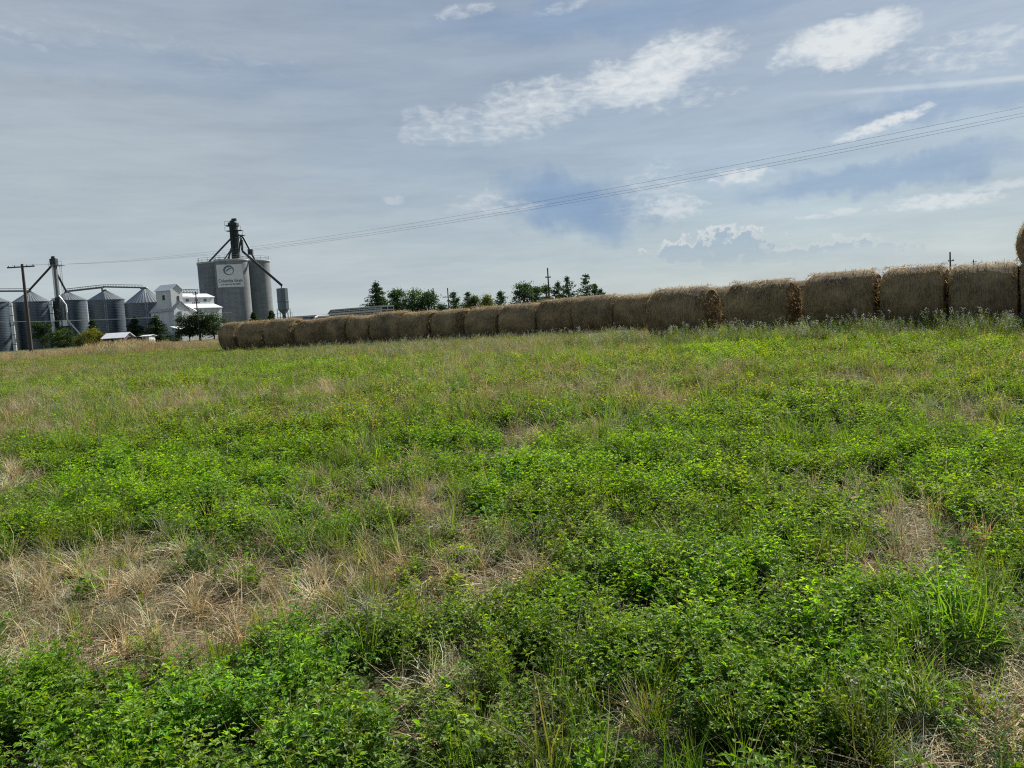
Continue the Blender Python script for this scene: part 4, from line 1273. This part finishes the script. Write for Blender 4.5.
# left bucket elevator
def bucket_left():
    Y = 198
    top = at(53.2, 256, Y); z0 = tz(top.x, Y); H = top.z - z0
    rt = empty('bucket_elevator', (top.x, Y, z0))
    def L(px, py, y=Y): return at(px, py, y) - Vector((top.x, Y, z0))
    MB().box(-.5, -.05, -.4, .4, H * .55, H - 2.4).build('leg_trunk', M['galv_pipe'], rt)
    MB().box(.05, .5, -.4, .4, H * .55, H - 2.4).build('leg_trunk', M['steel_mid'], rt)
    MB().box(-.5, .5, -.4, .4, 0, H * .55 - .003).build('lower_leg', M['steel_dark'], rt)
    hd = MB(); hd.box(-.75, .75, -.6, .6, H - 2.4, H - .7); hd.lathe([(.0, H), (.5, H - .1), (.6, H - .7)], 14); hd.build('head', M['steel_dark'], rt)
    pf = MB(); pf.box(-1.0, 2.4, -.8, .8, H - 2.62, H - 2.5)
    for s in (-1.0, .1, 1.2, 2.35):
        pf.bar((s, -.8, H - 2.5), (s, -.8, H - 1.5), .05)
    pf.bar((-1.0, -.8, H - 1.5), (2.4, -.8, H - 1.5), .05); pf.build('platform', M['steel_mid'], rt)
    tw = MB()
    for sx_ in (-1.0, 1.0):
        for sy_ in (-1.0, 1.0): tw.bar((sx_, sy_, 0), (sx_, sy_, H * .52), .14)
    z = 0
    while z < H * .5:
        tw.bar((-1, -1, z), (1, -1, z + 1.8), .07); tw.bar((1, -1, z), (-1, -1, z + 1.8), .07); tw.bar((-1, -1, z + 1.8), (1, -1, z + 1.8), .08); z += 1.8
    tw.build('support_tower', M['steel_dark'], rt)
    ld = MB()
    for s in (1.5, 1.95): ld.tube([(s, -.3, H * .45), (s, -.3, H - 2.6)], .035, 5)
    z = H * .45
    while z < H - 2.7: ld.tube([(1.5, -.3, z), (1.95, -.3, z)], .02, 4); z += .4
    ld.build('ladder', M['steel_mid'], rt)
    MB().tube([L(51, 266.5), L(29.5, 290, 204)], .26, 8).build('spout', M['steel_dark'], rt)
    MB().tube([L(56, 272), L(66, 291, 207)], .26, 8).build('spout', M['steel_dark'], rt)
    MB().tube([L(59, 296), L(66, 305), L(67.5, 320), L(82, 336)], .22, 8).build('spout', M['galv_pipe'], rt)
    hp = MB(); a = L(65.2, 323)
    hp.box(a.x - 1.0, a.x + 1.0, a.y - .9, a.y + .9, a.z - .8, a.z + .7); hp.build('boot_hopper', M['galv_pipe'], rt)
    MB().bar((.6, 0, a.z - .9), (a.x + 1.0, a.y, a.z - .9), .25).build('hopper_bracket', M['steel_dark'], rt)
    tag(rt, 'tall pale bucket elevator with dark head between two grain bins', 'bucket elevator')
bucket_left()
def downspout(px, ytop, Y, label):
    t = at(px, ytop, Y); z0 = tz(t.x, Y)
    rt = empty('downspout', (t.x, Y, z0)); H = t.z - z0
    MB().tube([(0, 0, 0), (0, 0, H)], .42, 12).build('pipe', M['galv_pipe'], rt)
    b = MB()
    for z in np.arange(1.5, H, 2.4): b.lathe([(.47, z), (.47, z + .15)], 12)
    b.build('collar', M['steel_mid'], rt)
    tag(rt, label, 'pipe', 'pale vertical pipes between the bins')
downspout(10.3, 303, 194, 'pale vertical pipe beside the bin cut off by the left edge')
downspout(50.6, 301, 196, 'pale vertical pipe left of the tall bucket elevator')

# ------------------------------------------------------------------ sheds
def shed(pl_, pr_, yr, ye, Y, depth, label, wall, roofm, rz=0):
    a = at(pl_, ye, Y); b = at(pr_, ye, Y); w = (b - a).length
    c = (a + b) / 2; z0 = tz(c.x, Y); he = c.z - z0; hr = at(pl_, yr, Y + depth / 2).z - z0
    he = max(he, 1.6)
    rt = empty('shed', (c.x, Y, z0), rz)
    MB().prism([(0, 0), (depth, 0), (depth, he), (depth / 2, hr - .06), (0, he)], (0, 1, 0), (0, 0, 1), (1, 0, 0), (-w / 2, 0, 0), w).build('wall', wall, rt)
    rf = MB()
    for s, y0_, y1_ in ((0, -.35, depth / 2), (1, depth + .35, depth / 2)):
        vs = [(-w / 2 - .3, y0_, he - .12), (w / 2 + .3, y0_, he - .12), (w / 2 + .3, y1_, hr), (-w / 2 - .3, y1_, hr)]
        vs += [(x_, y_, z_ + .08) for x_, y_, z_ in vs]
        rf.add(vs, [(0, 3, 2, 1), (4, 5, 6, 7), (0, 1, 5, 4), (1, 2, 6, 5), (2, 3, 7, 6), (3, 0, 4, 7)])
    rf.build('roof', roofm, rt)
    MB().box(-w * .3, -w * .05, -.06, .0, .1, he * .8).build('door', M['dark_open'], rt)
    tag(rt, label, 'shed', 'low sheds by the grain bins')
shed(103, 124, 334, 340.5, 150, 4, 'low dark shed with a white metal roof beside the yellow-green shrub', M['shed_wood'], M['white_roof'])
shed(142, 149, 335.5, 338, 152, 2.6, 'small pale-roofed shed half hidden by the pointed spruce', M['white_sheet'], M['white_roof'])
shed(124, 139, 338.8, 340.8, 152, 2.5, 'low grey-brown lean shed right of the white-roofed one', M['shed_wood'], M['grey_roof'])

# ------------------------------------------------------------------ white wooden elevator
def white_elevator():
    Y = 171
    corner = at(177, 345, Y); z0 = tz(corner.x, Y)
    rt = empty('white_elevator', (corner.x, Y, z0))
    los = math.degrees(math.atan2(corner.x, Y))
    uaz = los + 48.0
    rt.scale = (.83, 1.18, 1)
    rt.rotation_euler = (0, 0, R(90 - uaz))
    ws, wr = M['white_sheet'], M['white_roof']
    X, Yv, Zv = (1, 0, 0), (0, 1, 0), (0, 0, 1)
    # main house: gable roof with ridge along v
    MB().prism([(0, 0), (5, 0), (5, 6.9), (2.5, 8.7), (0, 6.9)], X, Zv, Yv, (0, 0, 0), 6).build('main_house', ws, rt)
    def roof(poly, v0, v1, name, mat, par):
        r_ = MB()
        for (u0, z0_), (u1, z1_) in poly:
            vs = [(u0, v0, z0_), (u1, v0, z1_), (u1, v1, z1_), (u0, v1, z0_)]
            vs += [(x_, y_, z_ + .12) for x_, y_, z_ in vs]
            r_.add(vs, [(0, 3, 2, 1), (4, 5, 6, 7), (0, 1, 5, 4), (1, 2, 6, 5), (2, 3, 7, 6), (3, 0, 4, 7)])
        return r_.build(name, mat, par)
    roof([((-.3, 6.7), (2.5, 8.74)), ((2.5, 8.74), (5.3, 6.7))], -.25, 6.25, 'main_roof', M['grey_roof'], rt)
    cu = MB(); cu.prism([(.5, 7.2), (4.4, 7.2), (4.4, 11.5), (2.45, 12.65), (.5, 11.5)], X, Zv, Yv, (0, .8, 0), 3.9)
    cu = cu.build('cupola', ws, rt)
    roof([((.2, 11.33), (2.45, 12.69)), ((2.45, 12.69), (4.7, 11.33))], .6, 4.9, 'cupola_roof', wr, cu)
    MB().box(.44, .49, 2.4, 3.0, 9.3, 10.4).build('window', M['dark_open'], cu)
    MB().box(2.6, 3.2, .74, .79, 8.9, 10.1).build('window', M['dark_open'], cu)
    # box bump added on the front; its shaded side stands for the recess
    MB().box(1.4, 3.6, -.9, -.003, 0, 6.6).build('recess_bump', ws, rt)
    MB().box(1.32, 1.395, -.8, -.1, .5, 6.4).build('recess_shade', M['grey_roof'], rt)  # grey panel paints the recess's shade onto the bump's left side
    # driveway shed
    dr = MB(); dr.box(-2.2, 4.2, -3.2, -.95, 0, 2.4); dr = dr.build('driveway_shed', ws, rt)
    r_ = MB(); vs = [(-2.5, -3.5, 2.33), (4.5, -3.5, 2.33), (4.5, -.6, 3.2), (-2.5, -.6, 3.2)]; vs += [(a, b, c + .12) for a, b, c in vs]
    r_.add(vs, [(0, 3, 2, 1), (4, 5, 6, 7), (0, 1, 5, 4), (1, 2, 6, 5), (2, 3, 7, 6), (3, 0, 4, 7)]); r_.build('driveway_roof', wr, dr)
    MB().box(-2.26, -2.205, -2.7, -1.5, .1, 2.0).build('door', M['dark_open'], dr)
    MB().box(.4, 2.0, -3.26, -3.205, 1.0, 1.9).build('window', M['dark_open'], dr)
    # annex with monitor roof
    MB().prism([(0, 0), (8, 0), (8, 7.3), (5, 8.6), (3, 8.6), (0, 7.3)], Yv, Zv, X, (5.003, 0.2, 0), 12.2).build('annex', ws, rt)
    an = MB()
    for a, b in (((-.25, 7.2), (3.0, 8.62)), ((8.25, 7.2), (5.0, 8.62))):
        vs = [(5.05, a[0] + .2, a[1]), (17.4, a[0] + .2, a[1]), (17.4, b[0] + .2, b[1]), (5.05, b[0] + .2, b[1])]
        vs += [(x_, y_, z_ + .12) for x_, y_, z_ in vs]
        an.add(vs, [(0, 3, 2, 1), (4, 5, 6, 7), (0, 1, 5, 4), (1, 2, 6, 5), (2, 3, 7, 6), (3, 0, 4, 7)])
    an.build('annex_roof', wr, rt)
    mo = MB(); mo.prism([(2.2, 8.1), (6.0, 8.1), (6.0, 9.9), (4.1, 10.7), (2.2, 9.9)], Yv, Zv, X, (5.4, 0, 0), 12); mo = mo.build('monitor', ws, rt)
    mr = MB()
    for a, b in (((1.95, 9.8), (4.1, 10.74)), ((6.25, 9.8), (4.1, 10.74))):
        vs = [(5.2, a[0], a[1]), (17.6, a[0], a[1]), (17.6, b[0], b[1]), (5.2, b[0], b[1])]
        vs += [(x_, y_, z_ + .12) for x_, y_, z_ in vs]
        mr.add(vs, [(0, 3, 2, 1), (4, 5, 6, 7), (0, 1, 5, 4), (1, 2, 6, 5), (2, 3, 7, 6), (3, 0, 4, 7)])
    mr.build('monitor_roof', wr, mo)
    for k in range(3):
        MB().box(7.2 + 3.2 * k, 8.2 + 3.2 * k, 2.14, 2.195, 8.85, 9.4).build('window', M['steel_mid'], mo)
    MB().tube([(3.6, .7, 8.4), (6.0, -.9, 6.6), (8.4, -1.2, 4.4)], .24, 8).build('chute', wr, rt)
    # truss bridge from the cupola
    br = MB()
    for zz in (10.9, 11.6):
        for vv in (1.2, 2.0): br.bar((4.4, vv, zz), (10.6, vv, zz), .1)
    for k in range(7):
        u = 4.4 + k; br.bar((u, 1.2, 10.9), (u, 1.2, 11.6), .08)
        if k < 6: br.bar((u, 1.2, 10.9), (u + 1, 1.2, 11.6), .06)
    br.build('truss_bridge', M['steel_mid'], rt)
    tag(rt, 'white sheet-clad wooden grain elevator with tall gabled cupola and long annex', 'grain elevator')
white_elevator()

# ------------------------------------------------------------------ concrete elevator
def concrete_elevator():
    Y = 200
    f = at(231.5, 262, Y); z0 = tz(f.x, Y); H = f.z - z0
    base = at(237.5, 340, Y)
    cx = (f.x + base.x) / 2
    rt = empty('concrete_elevator', (cx, Y, z0))
    r = 4.15
    d = Vector((cx, Y, 0)).normalized(); rgt = Vector((d.y, -d.x, 0))
    ctr = [Vector((0, 0, 0)), -rgt * 4.3 + d * 7.0, rgt * 5.6 + d * 6.2, rgt * .9 + d * 14.6]
    for i, c in enumerate(ctr):
        h = H + (.0 if i == 0 else .1)
        s = MB(); s.lathe([(r, 0), (r, h)], 64, c.x, c.y); s = s.build('silo', M['concrete'], rt)
        MB().lathe([(r + .003, h), (r + .14, h + .002), (r + .14, h + .5), (r - .3, h + .52), (0, h + .6)], 64, c.x, c.y).build('silo_cap', M['concrete_rim'], s)
        rl = MB()
        for k in range(16):
            a = 6.283 * k / 16; q = Vector((c.x + (r - .1) * math.cos(a), c.y + (r - .1) * math.sin(a), h + .5))
            rl.bar(q, q + Vector((0, 0, 1.05)), .05)
        for zz in (h + 1.0, h + 1.55):
            pts = [(c.x + (r - .1) * math.cos(6.283 * k / 32), c.y + (r - .1) * math.sin(6.283 * k / 32), zz) for k in range(33)]
            rl.tube(pts, .03, 4, caps=False)
        rl.build('guard_rail', M['steel_mid'], s)
    # lettered sign on the front silo
    face = -d
    sw, sh = 6.25, 5.7
    ctrp = ctr[0] + face * (r + .12)
    # centre of the sign seen against the front silo
    sc = at(230.2, 275.7, Y - r); off = (sc - Vector((cx, Y, z0)) - ctrp).dot(rgt)
    zc = sc.z - z0
    sg = empty('sign', Vector((0, 0, 0))); sg.parent = rt
    sg.location = ctrp + rgt * off + Vector((0, 0, zc)); sg.rotation_euler = (0, 0, math.atan2(rgt.y, rgt.x))
    # local: x right, -y toward viewer
    MB().box(-sw / 2, sw / 2, 0, .18, -sh / 2, sh / 2).build('sign_board', M['sign_white'], sg)
    em = MB(); n = 48; vs = []; fs = []
    for k in range(n):
        a = 6.283 * k / n; wdt = .24 + .13 * math.cos(a - 2.2)
        for rr in (1.18 - wdt, 1.18 + wdt * .3): vs.append((-.25 + rr * math.cos(a), -.03, 1.35 + rr * math.sin(a) * .98))
    for k in range(n):
        j = (k + 1) % n; fs.append((2 * k, 2 * k + 1, 2 * j + 1, 2 * j))
    em.add(vs, fs)
    vs = [(-1.1, -.03, 1.0), (-.6, -.03, 1.7), (.1, -.03, 2.0), (.5, -.03, 1.7), (.0, -.03, 1.62), (-.55, -.03, 1.25)]
    em.add(vs, [(0, 1, 5), (1, 2, 4, 5), (2, 3, 4)])
    em.build('emblem', M['sign_ink'], sg)
    cu = bpy.data.curves.new('lettering', 'FONT'); cu.body = 'Columbia Grain'; cu.align_x = 'CENTER'; cu.size = .92; cu.extrude = .01
    cu.offset = .012
    tmp = bpy.data.objects.new('lettering_tmp', cu); COL.objects.link(tmp)
    bpy.context.view_layer.update()
    me = bpy.data.meshes.new_from_object(tmp.evaluated_get(bpy.context.evaluated_depsgraph_get()))
    bpy.data.objects.remove(tmp)
    me.materials.clear(); me.materials.append(M['sign_ink'])
    xs = [v.co.x for v in me.vertices]; k = 5.7 / (max(xs) - min(xs)); mid = (max(xs) + min(xs)) / 2
    for v in me.vertices: v.co.x = (v.co.x - mid) * k; v.co.y *= 1.25
    lt = bpy.data.objects.new('lettering', me); COL.objects.link(lt); lt.parent = sg
    lt.location = (.0, -.035, -1.62); lt.rotation_euler = (R(90), 0, 0)
    sl = MB(); rs = random.Random(4); x = -2.3
    while x < 2.4:
        w_ = rs.uniform(.12, .26); sl.box(x, x + w_, -.03, -.005, -2.32, -2.32 + rs.choice([.30, .36])); x += w_ + rs.choice([.07, .07, .2])
    sl.build('small_lettering', M['sign_ink'], sg)
    # pale stain of the seam at the right of the sign
    tag(rt, 'cluster of tall round concrete silos carrying a white lettered sign', 'grain elevator')
    return rt, cx, z0, H, d, rgt
CE, cex, cez, ceH, ced, cer = concrete_elevator()

def head_tower():
    Y = 206
    top = at(233.0, 222, Y); z0 = cez + ceH + .62
    bx = at(237.5, 264, Y).x
    rt = empty('elevator_head_tower', (bx - .2, Y, z0))
    H = top.z - z0
    o = Vector((bx - .2, Y, z0))
    def L(px, py, y=Y): return at(px, py, y) - o
    lx = 0.0
    sh = MB(); sh.box(lx - .95, lx - .1, -.6, .6, 0, H - 1.2); sh.box(lx + .1, lx + .95, -.6, .6, 0, H - 1.2); sh.build('leg_trunk', M['steel_dark'], rt)
    MB().box(lx - .5, lx + .5, -.35, .35, 0, H - 1.4).build('inner_trunk', M['steel_dark'], rt)
    hd = MB(); hd.box(lx - 1.15, lx + 1.15, -.9, .9, H - 1.2, H - .3); hd.tube([(lx, -.85, H - .3), (lx, .85, H - .3)], .75, 14); hd.box(lx - .3, lx + .9, -.3, .3, H + .3, H + .9)
    hd.build('head', M['steel_dark'], rt)
    for zz, x0, x1 in ((H - .9, -1.9, 1.2), (H - 2.3, -1.9, 2.2), (H - 3.6, -.6, 2.6)):
        pf = MB(); pf.box(x0, x1, -1.2, 1.2, zz - .08, zz)
        for s in np.linspace(x0, x1, 4): pf.bar((s, -1.2, zz), (s, -1.2, zz + 1.0), .06)
        pf.bar((x0, -1.2, zz + 1.0), (x1, -1.2, zz + 1.0), .06); pf.build('platform', M['steel_dark'], rt)
    br = MB(); z = 0
    while z < H - 3:
        br.bar((-1, -.65, z), (1, -.65, z + 1.6), .08); br.bar((1, -.65, z), (-1, -.65, z + 1.6), .08); z += 1.6
    br.build('bracing', M['steel_dark'], rt)
    ld = MB()
    for s in (1.25, 1.7): ld.tube([(s, -.3, 0), (s, -.3, H - 3.6)], .03, 5)
    z = .3
    while z < H - 3.7: ld.tube([(1.25, -.3, z), (1.7, -.3, z)], .02, 4); z += .4
    ld.build('ladder', M['steel_mid'], rt)
    sp = [([(231, 238.5), (221, 249), (207.5, 263.5)], .24, 204), ([(231.5, 249), (222.5, 262)], .16, 203), ([(231.5, 248), (227.5, 262)], .26, 203),
          ([(236.0, 238.5), (241, 237.5), (242, 250)], .26, 203.5), ([(241.2, 238), (239, 250), (236.5, 256)], .24, 203),
          ([(237.5, 234), (243.5, 238), (255.5, 261)], .28, 207)]
    for pts, rad, yy in sp:
        MB().tube([L(a, b, yy) for a, b in pts], rad, 8).build('spout', M['steel_dark'], rt)
    MB().tube([L(241.8, 240, 203.5), L(242.8, 251.5, 203), L(282, 285.5, 197), L(282, 288, 197)], .34, 8).build('loading_spout', M['steel_dark'], rt)
    a = L(250.5, 252, 206.8); MB().box(a.x - .6, a.x + .6, a.y - .5, a.y + .5, a.z - .7, a.z + .7).build('valve_box', M['steel_dark'], rt)
    tag(rt, 'dark steel head tower with slanting spouts standing on the concrete silos', 'elevator tower')
head_tower()

def hopper_tank():
    Y = 197
    t = at(281.3, 288.5, Y); b = at(282.5, 314, Y); z0 = tz(t.x, Y)
    rt = empty('hopper_tank', (t.x + .15, Y, z0))
    zt = t.z - z0; zb = at(282.2, 309.5, Y).z - z0
    r = 1.42
    MB().lathe([(0, zt + .15), (r, zt), (r, zb), (.5, zb - 1.1), (.42, zb - 1.6)], 8, smooth=False).build('tank_body', M['tank'], rt)
    MB().lathe([(r + .06, zb + 1.9), (r + .10, zb + 2.0), (r + .06, zb + 2.15)], 8, smooth=False).build('tank_band', M['steel_mid'], rt)
    MB().tube([(0, 0, 0), (0, 0, zb - 1.58)], .45, 10).build('discharge_pipe', M['steel_dark'], rt)
    zp = zb - 2.0
    for sx_ in (-1.3, 1.3):
        for sy_ in (-1.2, 1.2): MB().bar((sx_, sy_, 0), (sx_, sy_, zb + .2), .12).build('leg', M['steel_mid'], rt)
    pf = MB(); pf.box(-1.6, 2.5, -1.4, 1.4, zp - .1, zp)
    for s in (1.5, 2.45): pf.bar((s, -1.4, zp - 1.6), (s, -1.4, zp + 1.0), .07)
    pf.bar((-1.6, -1.4, zp + 1.0), (2.5, -1.4, zp + 1.0), .06); pf.build('platform', M['steel_mid'], rt)
    tag(rt, 'blue-grey steel hopper tank on legs at the end of the long loading spout', 'hopper tank')
hopper_tank()

# ------------------------------------------------------------------ livestock trailer and car
def trailer():
    Y = 118
    c = at(381, 306, Y); z0 = tz(c.x, Y); Ht = c.z - z0
    los = math.degrees(math.atan2(c.x, Y))
    rt = empty('livestock_trailer', (c.x, Y, z0))
    # long side runs away to the left; local +x toward the nose
    dirx = Vector((-math.cos(R(38)), math.sin(R(38)), 0))
    rt.rotation_euler = (0, 0, math.atan2(dirx.y, dirx.x))
    L_, Wd = 13.2, 2.6
    # local y: near side must face camera: nearer side at y=0, far side at y=-Wd
    z1 = 1.15
    side = [(0, z1), (L_, z1 + 1.0), (L_, Ht - .9), (L_ - 1.3, Ht), (0, Ht)]
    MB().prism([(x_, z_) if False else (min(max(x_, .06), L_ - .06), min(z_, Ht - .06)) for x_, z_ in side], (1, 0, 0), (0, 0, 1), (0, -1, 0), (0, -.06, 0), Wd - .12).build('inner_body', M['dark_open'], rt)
    for yy in (-.05, -Wd + .01):
        m_ = MB(); z = z1
        k = 0
        while z < Ht - .1:
            hgt = .30 if k % 3 == 0 else .12
            xmax = L_ - max(0, (z + hgt - (Ht - .9)) / .9 * 1.3) if z + hgt > Ht - .9 else L_
            m_.box(0, xmax, yy, yy + .05, z, min(z + hgt, Ht)); z += hgt + .13; k += 1
        for x_ in np.arange(.0, L_ - 1.2, 1.2): m_.box(x_, x_ + .10, yy + .05 if yy > -1 else yy - .03, yy + .08 if yy > -1 else yy, z1, Ht - .04)
        m_.build('slatted_side', M['alu'], rt)
    rf = MB(); rf.box(-.02, L_ - 1.3, -Wd - .04, .06, Ht, Ht + .07); rf.build('roof', M['alu'], rt)
    nf = MB(); vs = [(L_ - 1.3, .04, Ht + .05), (L_ - 1.3, -Wd - .02, Ht + .05), (L_ + .02, -Wd - .02, Ht - .86), (L_ + .02, .04, Ht - .86)]
    nf.add(vs, [(0, 1, 2, 3)]); vs2 = [(a, b, c_ - .06) for a, b, c_ in vs]; nf.add(vs2, [(3, 2, 1, 0)]); nf.build('nose_panel', M['alu'], rt)
    dr = MB()
    for y0_ in (-Wd, -Wd / 2 - .06, -.12): dr.box(-.06, 0, y0_, y0_ + .12, z1, Ht)
    for z_ in np.linspace(z1, Ht - .15, 6): dr.box(-.09, -.062, -Wd, 0, z_, z_ + .14)
    dr.build('rear_gate', M['alu'], rt)
    for x_ in (1.4, 2.7):
        for yy in (-.35, -Wd + .35):
            wh_ = MB(); wh_.lathe([(.0, -.14), (.28, -.14), (.5, -.12), (.5, .12), (.28, .14), (0, .14)], 20)
            w_ = wh_.build('wheel', M['black'], rt); w_.rotation_euler = (R(90), 0, 0); w_.location = (x_, yy, .5)
    MB().box(.3, L_ - 1, -Wd + .5, -.5, .75, z1 - .003).build('chassis', M['steel_dark'], rt)
    for s in (-.6, -Wd + .6): MB().box(L_ - 2.6, L_ - 2.4, s - .1, s + .1, 0, z1 + .6).build('landing_leg', M['steel_dark'], rt)
    tag(rt, 'long slatted aluminium livestock trailer with chamfered nose parked behind the bales', 'trailer')
trailer()

def car():
    Y = 50
    t = at(305, 315.4, Y); z0 = tz(t.x, Y); Ht = t.z - z0
    rt = empty('parked_car', (t.x, Y, z0), R(-100))
    k = Ht / 1.9
    rt.scale = (k, k, k)
    # local x along the car
    prof = [(-2.4, .45), (2.4, .45), (2.42, .95), (2.2, 1.12), (1.2, 1.2), (.55, 1.78), (.1, 1.88), (-1.6, 1.9), (-2.2, 1.72), (-2.42, 1.1)]
    b = MB(); b.prism(prof, (1, 0, 0), (0, 0, 1), (0, 1, 0), (0, -.95, 0), 1.9)
    body = b.build('body', M['car_dark'], rt)
    bv = body.modifiers.new('bevel', 'BEVEL'); bv.width = .14; bv.segments = 3
    for s in (-.97, .955):
        MB().prism([(-2.1, 1.22), (.95, 1.22), (.45, 1.68), (-2.0, 1.68)], (1, 0, 0), (0, 0, 1), (0, 1, 0), (0, s, 0), .015).build('side_window', M['glass'], rt)
    MB().prism([(-.8, 0), (.8, 0), (.7, .75), (-.7, .75)], (0, 1, 0), (-.755, 0, .66), (.66, 0, .755), (1.22, 0, 1.24), .012).build('windscreen', M['glass'], rt)
    for x_ in (-1.5, 1.5):
        for s in (-.85, .85):
            w_ = MB().lathe([(.0, -.11), (.2, -.11), (.36, -.1), (.36, .1), (.2, .11), (0, .11)], 20).build('wheel', M['black'], rt)
            w_.rotation_euler = (R(90), 0, 0); w_.location = (x_, s, .36)
    for s in (-.7, .7): MB().box(2.40, 2.45, s - .2, s + .2, .75, .92).build('headlight', M['glass'], rt)
    tag(rt, 'dark car whose roof just shows over the bales beside the trailer', 'car')
car()

# ------------------------------------------------------------------ render settings
S.view_settings.view_transform = 'Standard'
S.view_settings.look = 'None'
S.view_settings.exposure = EXPO
S.view_settings.gamma = 1.0
S.cycles.max_bounces = 4
S.cycles.diffuse_bounces = 2
S.cycles.glossy_bounces = 2
S.cycles.transmission_bounces = 3
S.cycles.transparent_max_bounces = 4
S.cycles.use_denoising = False
S.cycles.filter_width = 1.15
S.render.film_transparent = False
